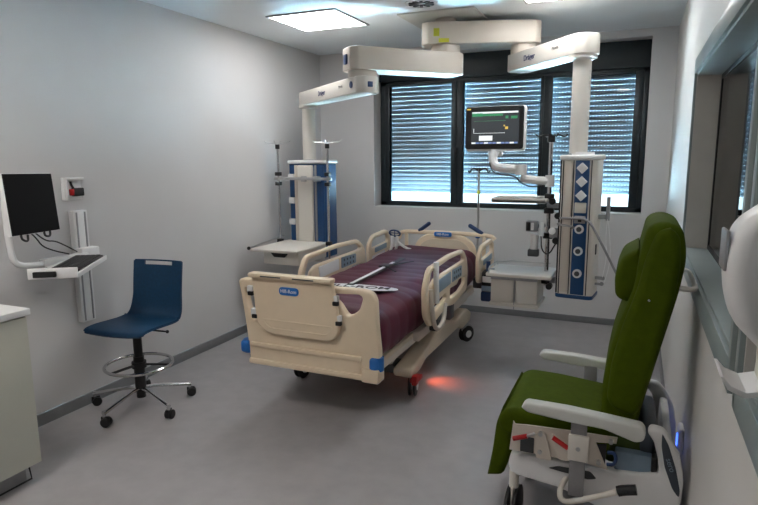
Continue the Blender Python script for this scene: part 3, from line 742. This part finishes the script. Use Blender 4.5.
# strap lying on the mattress
sp = thing('positioning_strap', 'black and white strap lying diagonally across the maroon mattress', 'strap', (-1.76, 4.0, .735))
def mz(y): return .735+.05*max(0, (y-4.45)/.75)**2
A_ = Vector((-1.745, 3.50, .734)); B_ = Vector((-1.775, 4.56, .74)); dd_ = (B_-A_)
def bar(a, b, w0, w1, z, m, nm, par):
    q = MB(); P0 = A_.lerp(B_, a); P1 = A_.lerp(B_, b); n = Vector((1, 0, 0))
    vs = [P0+n*w0, P0+n*w1, P1+n*w1, P1+n*w0]; vs = [Vector((v.x, v.y, v.z+z)) for v in vs]; v2 = [Vector((v.x, v.y, v.z+.004)) for v in vs]
    q.add(vs+v2, [(3, 2, 1, 0), (4, 5, 6, 7), (0, 1, 5, 4), (1, 2, 6, 5), (2, 3, 7, 6), (3, 0, 4, 7)]); return q.build(nm, m, par)
web = bar(0, 1, -.020, .028, 0, M['black'], 'webbing', sp)
bar(.02, .62, -.010, .014, .0045, M['inkw'], 'white_stripe', sp)
MB().box(-1.81, -1.73, 4.13, 4.24, .739, .753, .005, L=None).build('buckle', M['black'], sp)
MB().tube([(-1.62, 4.02, .738), (-1.69, 4.09, .742), (-1.75, 4.16, .745), (-1.70, 4.34, .742), (-1.64, 4.46, .742)], .010, smooth=2, flat=.35).build('loose_end', M['ink'], sp)
bar(.66, .80, -.012, .012, .0045, M['inkw'], 'white_stripe', sp)

# infusion pole behind the head of the bed
ip = thing('infusion_pole', 'thin dark infusion pole standing at the right head corner of the bed', 'infusion pole', (-1.275, 5.36, .35))
q = MB(); q.cyl((-1.335, 5.36, .40), (-1.335, 5.36, 1.46), .011); q.build('pole', M['steel'], ip)
q = MB(); q.cyl((-1.335, 5.36, 1.46), (-1.335, 5.36, 1.475), .018)
for k in range(4):
    a = PI/2*k+.3; c_, s_ = math.cos(a), math.sin(a)
    q.tube([(-1.335, 5.36, 1.44), (-1.335+c_*.035, 5.36+s_*.035, 1.475), (-1.335+c_*.07, 5.36+s_*.07, 1.465), (-1.335+c_*.082, 5.36+s_*.082, 1.43), (-1.335+c_*.10, 5.36+s_*.10, 1.45)], .007, smooth=2, n=8)
q.build('hook_head', M['black'], ip)
MB().cyl((-1.335, 5.36, 1.24), (-1.335, 5.36, 1.275), .014).build('yellow_label', M['yel'], ip)
MB().box(-1.36, -1.31, 5.325, 5.385, .38, .42, .005).cyl((-1.335, 5.36, .83), (-1.335, 5.36, .90), .02).build('clamp', M['blue'], ip)

# dark pump box with blue base hung by the head of bed
pb = thing('suction_pump', 'small dark box with a blue base hanging beside the head end of the bed', 'medical device', (-1.08, 4.80, .42))
MB().box(-1.145, -1.03, 4.75, 4.86, .47, .64, .012).build('body', M['black'], pb)
MB().box(-1.15, -1.025, 4.745, 4.865, .385, .47, .016).build('base', M['navy'], pb)
MB().box(-1.135, -1.06, 4.742, 4.752, .55, .60, .003).build('display', M['white'], pb)
MB().box(-1.14, -1.055, 4.742, 4.752, .475, .52, .003).build('clear_jar', M['bgrey'], pb)
MB().cyl((-1.10, 4.80, .64), (-1.10, 4.80, .72), .018).build('top_knob', M['navy'], pb)

# ------------------------------------------------------------------ blue stool
SX, SY = -2.865, 2.705
t = thing('laboratory_stool', 'petrol blue shell stool on chrome five-star base by the left wall', 'stool', (SX, SY, 0))
RZ = frame((SX, SY, 0), 8)
def shell(u, v):
    """u across -1..1, v along 0 front .. 1 top of the back; front toward -Y"""
    pts = [(-.225, .535), (-.20, .556), (-.12, .560), (.0, .552), (.10, .548), (.16, .560), (.195, .60), (.212, .68), (.225, .78), (.24, .88), (.247, .925)]
    f = v*(len(pts)-1); i = min(int(f), len(pts)-2); q = f-i
    def cr(a, b, c, d_, q): return .5*((2*b)+(-a+c)*q+(2*a-5*b+4*c-d_)*q*q+(-a+3*b-3*c+d_)*q**3)
    P_ = [pts[max(i-1, 0)], pts[i], pts[i+1], pts[min(i+2, len(pts)-1)]]
    y = cr(*[p[0] for p in P_], q); z = cr(*[p[1] for p in P_], q)
    w = .208-.028*min(1, max(0, (v-.42)/.3))
    if v > .97: w -= .01
    if v < .04: w -= .012
    dish = .012*(u*u)
    return (u*w+.018*min(1, max(0, (v-.3)/.4)), y+(-.0 if v < .5 else -dish*1.5), z+(dish if v < .5 else 0))
NU, NV = 24, 60
def shell_mesh():
    vs = []; fs = []
    for j in range(NV+1):
        for i in range(NU+1): vs.append(Vector(shell(-1+2*i/NU, j/NV)))
    # thickness along normals
    nr = []
    for j in range(NV+1):
        for i in range(NU+1):
            a = vs[j*(NU+1)+min(i+1, NU)]-vs[j*(NU+1)+max(i-1, 0)]; b = vs[min(j+1, NV)*(NU+1)+i]-vs[max(j-1, 0)*(NU+1)+i]
            nr.append(a.cross(b).normalized())
    n = len(vs); v2 = [v-m_*.016 for v, m_ in zip(vs, nr)]
    hole = lambda i, j: (5 <= i < NU-5) and (NV-5 <= j < NV-2)
    for j in range(NV):
        for i in range(NU):
            if hole(i, j): continue
            a = j*(NU+1)+i; q = (a, a+1, a+NU+2, a+NU+1); fs.append(q); fs.append(tuple(k+n for k in reversed(q)))
            for (di, dj, e) in ((-1, 0, (a, a+NU+1)), (1, 0, (a+1, a+NU+2)), (0, -1, (a, a+1)), (0, 1, (a+NU+1, a+NU+2))):
                ii, jj = i+di, j+dj
                if ii < 0 or ii >= NU or jj < 0 or jj >= NV or hole(ii, jj): fs.append((e[0], e[1], e[1]+n, e[0]+n))
    return vs+v2, fs
s = MB(RZ); s.add(*shell_mesh(), True); s.build('seat_shell', M['stool'], t, sharp=50)
c = MB(RZ); c.cyl((0, .0, .30), (0, 0, .50), .027, n=20); c.cyl((0, 0, .13), (0, 0, .34), .033, n=20); c.cyl((0, 0, .065), (0, 0, .13), .028, n=20); c.build('gas_lift', M['black'], t)
c = MB(RZ); c.plate([rnd([(-.10, -.10), (.10, -.10), (.10, .10), (-.10, .10)], .02, 3)], .025, .004, XY(.520)); c.box(-.03, .03, -.05, .05, .49, .515, .005); c.build('seat_plate', M['black'], t)
c = MB(RZ); c.cyl((.0, .04, .505), (.19, .05, .50), .006, n=8); c.sphere((.19, .05, .50), .011); c.build('height_lever', M['black'], t)
fr_ = MB(RZ); fr_.tube([(.205*math.cos(k*PI/24), .205*math.sin(k*PI/24), .285) for k in range(48)], .010, closed=True); fo = fr_.build('foot_ring', M['chrome'], t)
sp_ = MB(RZ)
for k in range(3):
    a = 2*PI*k/3+.25
    sp_.tube([(.03*math.cos(a), .03*math.sin(a), .285), (.20*math.cos(a), .20*math.sin(a), .285)], .014, flat=.5)
sp_.cyl((0, 0, .265), (0, 0, .305), .045); sp_.build('ring_spoke', M['black'], fo)
for k in range(5):
    a = R(57+72*k); c_, s_ = math.cos(a), math.sin(a)
    T = frame((SX, SY, 0), 57+72*k)
    l = MB(T); l.tube([(.02, 0, .125), (.08, 0, .125), (.315, 0, .082)], .015, n=10, flat=.75); l.cyl((.31, 0, .06), (.31, 0, .095), .011); lo = l.build('base_leg', M['chrome'], t)
    w = MB(frame((SX+.31*c_, SY+.31*s_, 0), [40, 150, 60, 20, 100][k]))
    for s2 in (-.014, .014): w.lathe([(.005, -.010), (.024, -.010), (.029, -.006), (.029, .006), (.024, .010), (.005, .010)], L=Matrix.Translation((.01, s2, .029)) @ Matrix.Rotation(PI/2, 4, 'X'), n=20)
    w.box(-.02, .03, -.005, .005, .02, .062, .002); w.build('caster', M['black'], lo)

# ------------------------------------------------------------------ wall workstation
t = thing('wall_workstation_mount', 'white wall track with a swing arm and keyboard tray', 'wall mount', (XL, 2.62, .55))
MB().box(XL, XL+.045, 2.575, 2.675, .56, 1.27, .004).build('track', M['white'], t)
MB().box(XL+.045, XL+.048, 2.59, 2.60, .57, 1.26).box(XL+.045, XL+.048, 2.65, 2.66, .57, 1.26).build('track_groove', M['grey'], t)
b = MB(); b.box(XL+.045, XL+.11, 2.56, 2.69, .97, 1.04, .006); b.box(XL+.06, XL+.12, 2.30, 2.60, .955, 1.015, .008); b.build('carriage', M['white'], t)
MB().tube([(-3.13, 2.36, .99), (-3.12, 2.24, .99), (-3.12, 2.14, 1.01), (-3.12, 2.115, 1.08), (-3.12, 2.11, 1.28), (-3.11, 2.11, 1.44)], .017, smooth=2, n=12).build('arm', M['white'], t)
KT = frame((-2.905, 2.315, 0), 34)     # long side swung away from the wall
tr = MB(KT); tr.plate([rnd([(-.12, -.30), (.12, -.30), (.12, .29), (-.12, .29)], .03, 4)], .014, .004, XY(.985))
tr.box(-.12, .12, -.305, -.29, .98, 1.035, .004); tr.box(.108, .12, -.28, .27, .985, 1.005, .004); tr.build('keyboard_tray', M['white'], t)
MB(KT).box(-.09, .02, -.322, -.305, .99, 1.02, .004).build('tray_knob', M['black'], t)
MB().box(-3.13, -2.92, 2.30, 2.44, .95, .978, .006).build('tray_bracket', M['white'], t)
kb = thing('keyboard', 'black keyboard lying on the wall mounted tray', 'keyboard', (-2.905, 2.33, .992))
kk = MB(KT); kk.box(-.06, .10, -.20, .27, .993, 1.008, .006); ko = kk.build('body', M['black'], kb)
ks = MB(KT)
for r_ in range(5):
    for c_ in range(15): ks.box(-.052+r_*.029, -.052+r_*.029+.024, -.19+c_*.030, -.19+c_*.030+.025, 1.008, 1.013, .001, 1)
k_ = ks.build('keys', M['black'], kb)
ms = thing('computer_mouse', 'small white computer mouse on the tray beside the keyboard', 'mouse', tuple(KT @ Vector((.02, -.25, .992))))
MB(KT).sphere((.02, -.25, 1.006), .03, (1.2, .8, .5)).build('shell', M['white'], ms)
# monitor
mo_ = thing('computer_monitor', 'black screened computer monitor held by the white arm on the left wall', 'monitor', (-3.03, 2.16, 1.17))
azi = -17
Cm = Vector((-3.005, 2.185, 1.352)); dx = Vector((-math.sin(R(-azi)), math.cos(R(-azi)), 0)); nrm = Vector((dx.y, -dx.x, 0))
Lm = basis(Cm, dx, Vector((0, 0, 1))+nrm*(-.09)) @ Matrix.Rotation(R(-1.5), 4, 'Z')
MB().plate([rnd([(-.19, -.163), (.19, -.163), (.19, .163), (-.19, .163)], .006, 3)], .024, .005, Lm @ Matrix.Translation((0, 0, -.010))).build('casing', M['white'], mo_)
MB().plate([rnd([(-.187, -.160), (.187, -.160), (.187, .160), (-.187, .160)], .004, 3)], .006, .001, Lm @ Matrix.Translation((0, 0, .004))).build('screen', M['matt'], mo_)
MB().box(-.11, -.05, -.04, .04, -.08, -.03, .01, L=Lm @ Matrix.Translation((-.0, 0, 0))).build('mount', M['black'], mo_)
MB().tube([Lm @ Vector(p) for p in ((-.12, -.16, .0), (-.13, -.185, .01), (-.09, -.20, .012), (-.07, -.165, .0))], .006, smooth=2).tube([Lm @ Vector(p) for p in ((.06, -.16, .0), (.05, -.185, .01), (.09, -.19, .012), (.11, -.155, .0))], .006, smooth=2).build('cable_loop', M['black'], mo_)
MB().tube([Lm @ Vector((-.03, -.15, -.02)), (-3.05, 2.22, 1.16), (-3.07, 2.27, 1.10), (-3.07, 2.34, 1.065), (-3.05, 2.42, 1.035)], .004, smooth=2).tube([Lm @ Vector((.0, -.15, -.02)), (-3.05, 2.28, 1.13), (-3.08, 2.36, 1.12), (-3.10, 2.44, 1.08), (-3.08, 2.50, 1.035)], .004, smooth=2).build('cable', M['black'], mo_)
# wall box
wb = thing('wall_bracket_box', 'small white wall box holding a black and red device above the track', 'wall box', (XL, 2.61, 1.40))
MB().box(XL, XL+.02, 2.54, 2.67, 1.335, 1.475, .006).box(XL, XL+.045, 2.545, 2.56, 1.335, 1.47, .003).box(XL, XL+.05, 2.545, 2.67, 1.46, 1.475, .003).build('body', M['white'], wb)
MB().box(XL+.02, XL+.05, 2.59, 2.665, 1.36, 1.41, .006).tube([(XL+.035, 2.605, 1.40), (XL+.03, 2.59, 1.43), (XL+.03, 2.585, 1.45)], .007).build('device', M['black'], wb)
MB().box(XL+.025, XL+.053, 2.572, 2.592, 1.365, 1.405, .005).build('red_button', M['red'], wb)

# ------------------------------------------------------------------ cabinet front left
cx1 = -2.65
t = thing('base_cabinet', 'pale laminate base cabinet against the left wall at the picture edge', 'cabinet', (-2.93, 1.2, 0))
MB().box(XL+.002, cx1-.02, .35, 1.835, .10, .85, .002).build('body', M['cab'], t)
MB().box(cx1-.02, cx1, .35, 1.09, .10, .845, .002).build('door', M['cab'], t)
MB().box(cx1-.02, cx1, 1.095, 1.84, .10, .845, .002).build('door', M['cab'], t)
MB().box(XL+.002, cx1-.07, .40, 1.80, 0, .10).build('plinth', M['grey'], t)
MB().tube([(cx1-.045, 1.80, .095), (cx1-.045, 1.81, .012), (cx1-.045, 1.40, .012), (cx1-.045, .9, .012)], .005, n=6).build('plinth_trim', M['black'], t)
w = MB().box(XL+.002, cx1+.012, .33, 1.855, .853, .885, .003).build('worktop', M['white']); tag(w, 'white worktop lying on the pale cabinet at the left edge', 'worktop')

# ------------------------------------------------------------------ green recliner
GY = 2.62      # centre line
ch = thing('recliner_chair', 'green upholstered patient recliner on a white wheeled base by the right wall', 'recliner', (-.1, GY, 0))
hw = .265
def slab(pr, y0, y1, bev, name, m, par, rr=.04, lab=None, puff=0):
    q = MB(); q.plate([rnd(pr, rr, 6)], y1-y0, bev, XZ((y0+y1)/2)); return q.build(name, m, par, label=lab)
# backrest profile in XZ
back = [(-.085, .50), (-.082, .70), (-.062, .84), (-.035, .95), (.012, 1.09), (.022, 1.22), (.045, 1.335), (.10, 1.355), (.165, 1.33), (.185, 1.22), (.165, 1.08), (.11, .82), (.06, .58), (.05, .48)]
slab(back, GY-.235, GY+.235, .04, 'backrest', M['green'], ch, .05)
wing = [(-.065, .62), (-.052, .80), (-.02, .95), (.025, 1.10), (.045, 1.22), (.075, 1.315), (.12, 1.335), (.155, 1.30), (.165, 1.20), (.15, 1.06), (.10, .80), (.05, .58)]
for s_ in (-1, 1): slab(wing, GY+s_*.225-.035, GY+s_*.225+.035, .03, 'backrest_side', M['green'], ch, .05)
hp = MB(); hp.plate([rnd([(-.055, 1.04), (-.062, 1.13), (-.035, 1.21), (.02, 1.235), (.05, 1.16), (.03, 1.06), (-.01, 1.02)], .035, 6)], .36, .03, XZ(GY)); hp.build('head_pillow', M['green'], ch)
seat = [(-.475, .43), (-.49, .50), (-.44, .548), (-.30, .545), (-.08, .525), (-.04, .50), (-.04, .41), (-.30, .41)]
slab(seat, GY-hw, GY+hw, .03, 'seat', M['green'], ch, .04)
calf = [(-.47, .52), (-.495, .47), (-.51, .33), (-.525, .24), (-.50, .22), (-.46, .23), (-.43, .33), (-.41, .45)]
slab(calf, GY-hw+.01, GY+hw-.01, .03, 'leg_rest', M['green'], ch, .03)
MB().box(-.06, .10, GY-.21, GY+.21, .36, .50, .02).build('back_frame', M['greenD'], ch)
# armrests
for s_, y, xo in ((-1, GY-.33, 0), (1, GY+.33, -.03)):
    pr = [(-.375+xo, .603), (-.357+xo, .625), (-.201+xo, .623), (-.073+xo, .614), (.07+xo, .602), (.084+xo, .581), (.078+xo, .545), (.05+xo, .534), (-.06+xo, .566), (-.198+xo, .572), (-.35+xo, .586)]
    a = MB(); a.plate([rnd(pr, .012, 3)], .06, .010, XZ(y)); ao = a.build('armrest', M['offw'], ch)
    if s_ > 0: MB().box(-.185, -.125, y-.04, y-.02, .25, .58, .004).build('armrest_post', M['grey'], ch)
# mechanism
y = 2.325
mm = MB(); mm.plate([[(-.425, .384), (-.412, .512), (-.404, .500), (-.354, .505), (-.189, .512), (-.012, .516), (-.015, .490), (-.089, .482), (-.041, .375), (-.139, .388), (-.256, .385)]], .008, .0015, XZ(y)); mo2 = mm.build('mechanism_plate', M['cream'], ch)
for q_, yy_ in (([(-.321, .480), (-.281, .491), (-.252, .375), (-.315, .375)], y-.012), ([(-.259, .491), (-.190, .460), (-.184, .385), (-.227, .385)], y-.009)):
    MB().plate([rnd(q_, .008, 2)], .008, .0015, XZ(yy_)).build('brace', M['cream'], mo2)
MB().box(-.382, -.325, y-.006, y+.05, .385, .455, .004).build('actuator', M['dgrey'], ch)
MB().plate([[(-.085, .475), (-.050, .482), (-.052, .40)]], .006, .001, XZ(y-.004)).build('cut_out', M['black'], mo2)
MB().box(-.184, -.124, 2.302, 2.318, .245, .56, .004).build('armrest_post', M['grey'], ch)
MB().box(-.190, -.113, 2.285, 2.301, .405, .512, .004).build('cover_plate', M['creamL'], ch)
for p_ in ((-.300, .405), (-.300, .482), (-.152, .458), (-.075, .405), (-.035, .500)): MB().cyl((p_[0], 2.282 if -.19 < p_[0] < -.11 else y-.022, p_[1]), (p_[0], y-.003, p_[1]), .009, n=12).build('bolt', M['steel'], mo2)
MB().tube([(-.406, y-.03, .448), (-.350, y-.03, .470)], .010).build('lever', M['red'], ch)
MB().tube([(-.350, y-.03, .470), (-.320, y-.03, .486)], .006).build('lever_rod', M['steel'], ch)
MB().tube([(-.250, y-.028, .482), (-.191, y-.028, .448)], .010).build('lever', M['red'], ch)
MB().box(-.02, .115, 2.37, 2.55, .35, .438, .008).build('battery_box', M['bgrey'], ch)
MB().box(.113, .135, 2.365, 2.55, .355, .438, .006).build('battery_end', M['black'], ch)
MB().box(.06, .13, 2.40, 2.80, .42, .53, .03, 3).build('rear_cushion', M['panel'], ch)
MB().tube([(-.045, y-.006, .45), (-.02, y-.01, .455), (-.012, y-.01, .43), (-.02, y-.01, .405), (-.045, y-.006, .40)], .007, smooth=2).build('cable', M['navy'], ch)
# base skirt
bs = MB()
pr = [(-.425, .353), (-.435, .305), (-.422, .262), (-.307, .247), (-.225, .240), (-.10, .20), (.0, .16), (.20, .14), (.215, .20), (.225, .300), (.228, .371), (.211, .461), (.176, .525), (.146, .560), (.103, .567), (.09, .544), (.117, .507), (.133, .445), (.143, .385), (.08, .368), (-.009, .360), (-.196, .360), (-.323, .361)]
for yy_ in (2.375, 2.88): bs.plate([rnd(pr, .012, 3)], .05, .012, XZ(yy_))
bs.box(-.40, -.32, 2.38, 2.87, .26, .33, .015); bs.box(.12, .205, 2.38, 2.87, .16, .36, .02); bs.box(.150, .185, 2.38, 2.87, .34, .50, .012)
bo_ = bs.build('base', M['white'], ch)
MB().plate([rnd([(-.269, .321), (-.229, .337), (-.105, .340), (-.080, .314), (-.115, .304), (-.160, .312), (-.217, .315)], .008, 3)], .004, .001, XZ(2.3495)).build('recess', M['dgrey'], bo_)
MB().plate([rnd([(.142, .553), (.167, .508), (.197, .42), (.217, .333), (.215, .302), (.190, .335), (.158, .42), (.143, .50)], .012, 3)], .006, .002, XZ(2.3485)).build('oval_panel', M['panel'], bo_)
text('sero', .030, M['bgrey'], XZ(2.3450) @ frame((.178, .43, 0), -70), bo_)
# crank lever
MB().tube([(-.195, 2.33, .30), (-.212, 2.27, .285), (-.208, 2.25, .252), (-.169, 2.25, .245), (.010, 2.25, .338)], .011, smooth=2).build('crank', M['creamL'], ch)
MB().tube([(.0, 2.25, .335), (.020, 2.25, .344), (.064, 2.25, .356)], .020, smooth=1, n=14).build('crank_grip', M['black'], ch)
# push handle at the back
MB().tube([(.14, GY-.17, 1.10), (.185, GY-.20, 1.10), (.215, GY-.20, 1.10), (.225, GY-.15, 1.10), (.225, GY+.15, 1.10), (.215, GY+.20, 1.10), (.185, GY+.20, 1.10), (.14, GY+.17, 1.10)], .010, smooth=2).build('push_handle', M['creamL'], ch)
MB().sphere((.065, GY-.263, 1.06), .006).build('stud', M['chrome'], ch)
# casters
for (x, y_) in ((-.41, GY-.25), (-.41, GY+.22), (.10, GY-.22), (.10, GY+.22)):
    w = MB(frame((x, y_, 0), 88 if x < 0 else 10)); r_ = .098
    for s2 in (-.017, .017): w.lathe([(.01, -.011), (r_*.8, -.011), (r_, -.006), (r_, .006), (r_*.8, .011), (.01, .011)], L=Matrix.Translation((.0, s2, r_)) @ Matrix.Rotation(PI/2, 4, 'X'), n=28)
    wo = w.build('caster_wheel', M['black'], ch)
    w = MB(frame((x, y_, 0), 88 if x < 0 else 10)); w.box(-.04, .04, -.005, .005, .06, .205, .003); w.cyl((0, 0, .19), (0, 0, .27), .02); w.build('caster_fork', M['creamL'], wo)

# ------------------------------------------------------------------ right wall items
nl = thing('wall_night_light', 'small white wall fitting with a glowing blue light behind the green recliner', 'wall light', (XR, 2.73, .37))
MB().box(XR-.022, XR, 2.69, 2.775, .31, .43, .01, 3).build('housing', M['white'], nl)
MB().plate([circ(2.732, .365, .016, 18, .030)], .006, .002, YZ(XR-.0235)).build('blue_lamp', M['led'], nl)
dp = thing('sanitiser_dispenser', 'white hand sanitiser dispenser fixed beside the side window at the right edge', 'dispenser', (XR, 1.27, 1.3))
def dshell():
    q = MB(); pr = [(.0, -.175), (-.065, -.16), (-.09, -.08), (-.100, .02), (-.085, .12), (-.05, .165), (0, .175)]
    q.plate([rnd([(a*.78, b*.68) for a, b in pr], .03, 6)], .12, .028, XZ(1.26) @ frame((XR-.014, 1.385, 0))); return q
dshell().build('shell', M['white'], dp)
MB().plate([rnd([(-.085, -.05), (-.100, .03), (-.075, .13), (-.05, .12), (-.06, .02), (-.07, -.05)], .02, 4)], .006, .002, XZ(1.068) @ frame((XR-.014, 1.42, 0))).build('window_strip', M['grey'], dp) if 0 else None
MB().box(XR-.095, XR-.088, 1.225, 1.295, 1.385, 1.46, .004).build('push_lever', M['grey'], dp)
tr = MB(); vs = []; fs = []
trp = [(.0, .0), (-.06, -.008), (-.11, .004), (-.135, .028), (-.125, .028), (-.10, .012), (-.055, .003), (0, .012)]
tr.plate([[(a*.55, b-.012) for a, b in trp]], .11, .0012, XZ(1.26) @ frame((XR-.012, 1.175, 0)))
tr.build('drip_tray', M['white'], dp)
MB().box(XR-.016, XR-.001, 1.21, 1.31, 1.17, 1.50, .004).build('back_plate', M['creamL'], dp)

# ------------------------------------------------------------------ daylight
wd = bpy.data.worlds.new('sky_with_low_fill'); SC.world = wd; wd.use_nodes = True
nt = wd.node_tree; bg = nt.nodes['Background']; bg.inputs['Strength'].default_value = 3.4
# pale sky above; blue glow below the horizon added to brighten the ceiling
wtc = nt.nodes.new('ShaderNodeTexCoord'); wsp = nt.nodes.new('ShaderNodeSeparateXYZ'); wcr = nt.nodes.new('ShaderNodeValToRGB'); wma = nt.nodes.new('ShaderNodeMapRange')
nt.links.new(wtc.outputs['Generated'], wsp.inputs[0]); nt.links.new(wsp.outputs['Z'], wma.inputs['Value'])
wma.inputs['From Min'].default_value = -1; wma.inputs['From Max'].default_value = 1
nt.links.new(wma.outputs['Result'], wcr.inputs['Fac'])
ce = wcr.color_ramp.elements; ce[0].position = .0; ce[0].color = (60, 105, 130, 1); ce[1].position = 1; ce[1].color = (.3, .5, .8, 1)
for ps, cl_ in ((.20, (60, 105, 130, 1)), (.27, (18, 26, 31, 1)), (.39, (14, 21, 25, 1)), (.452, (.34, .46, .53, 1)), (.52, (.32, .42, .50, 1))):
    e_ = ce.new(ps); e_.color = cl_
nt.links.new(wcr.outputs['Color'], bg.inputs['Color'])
def light(name, typ, loc, rot, energy, col, **k):
    l = bpy.data.lights.new(name, typ); l.energy = energy; l.color = col
    for a, b in k.items(): setattr(l, a, b)
    o = bpy.data.objects.new(name, l); COL.objects.link(o); o.location = loc; o.rotation_euler = rot; return o
# portal helps the sky light find the window opening
pt = light('window_portal', 'AREA', ((WX0+WX1)/2, 6.20, 1.8), (R(90), 0, 0), 1, (1, 1, 1), shape='RECTANGLE', size=2.7, size_y=1.6)
pt.data.cycles.is_portal = True
light('exit_glow', 'SPOT', (-1.325, 3.86, .15), Vector((.16, -.02, -.17)).to_track_quat('-Z', 'Y').to_euler(), 1.6, (1, .12, .03), spot_size=R(80), spot_blend=1.0, shadow_soft_size=.01)

# ------------------------------------------------------------------ camera
f_, pitch, yaw, roll = 590.58, R(9.3853), R(23.5687), R(-.368)
cam = bpy.data.cameras.new('camera'); co = bpy.data.objects.new('camera', cam); COL.objects.link(co)
cam.sensor_width = 36; cam.lens = 36*f_/758; cam.clip_start = .02
fw = Vector((-math.sin(yaw)*math.cos(pitch), math.cos(yaw)*math.cos(pitch), -math.sin(pitch)))
rt0 = Vector((math.cos(yaw), math.sin(yaw), 0)); up0 = rt0.cross(fw)
rt = rt0*math.cos(roll)+up0*math.sin(roll); up = -rt0*math.sin(roll)+up0*math.cos(roll)
m = Matrix((rt, up, -fw)).transposed().to_4x4(); m.translation = Vector((0, 0, 1.6)); co.matrix_world = m
SC.camera = co
SC.view_settings.view_transform = 'Standard'; SC.view_settings.look = 'None'; SC.view_settings.gamma = 1
SC.view_settings.exposure = 1.25; SC.view_settings.use_curve_mapping = False
for o in bpy.data.objects:
    if '_o' in o: del o['_o']
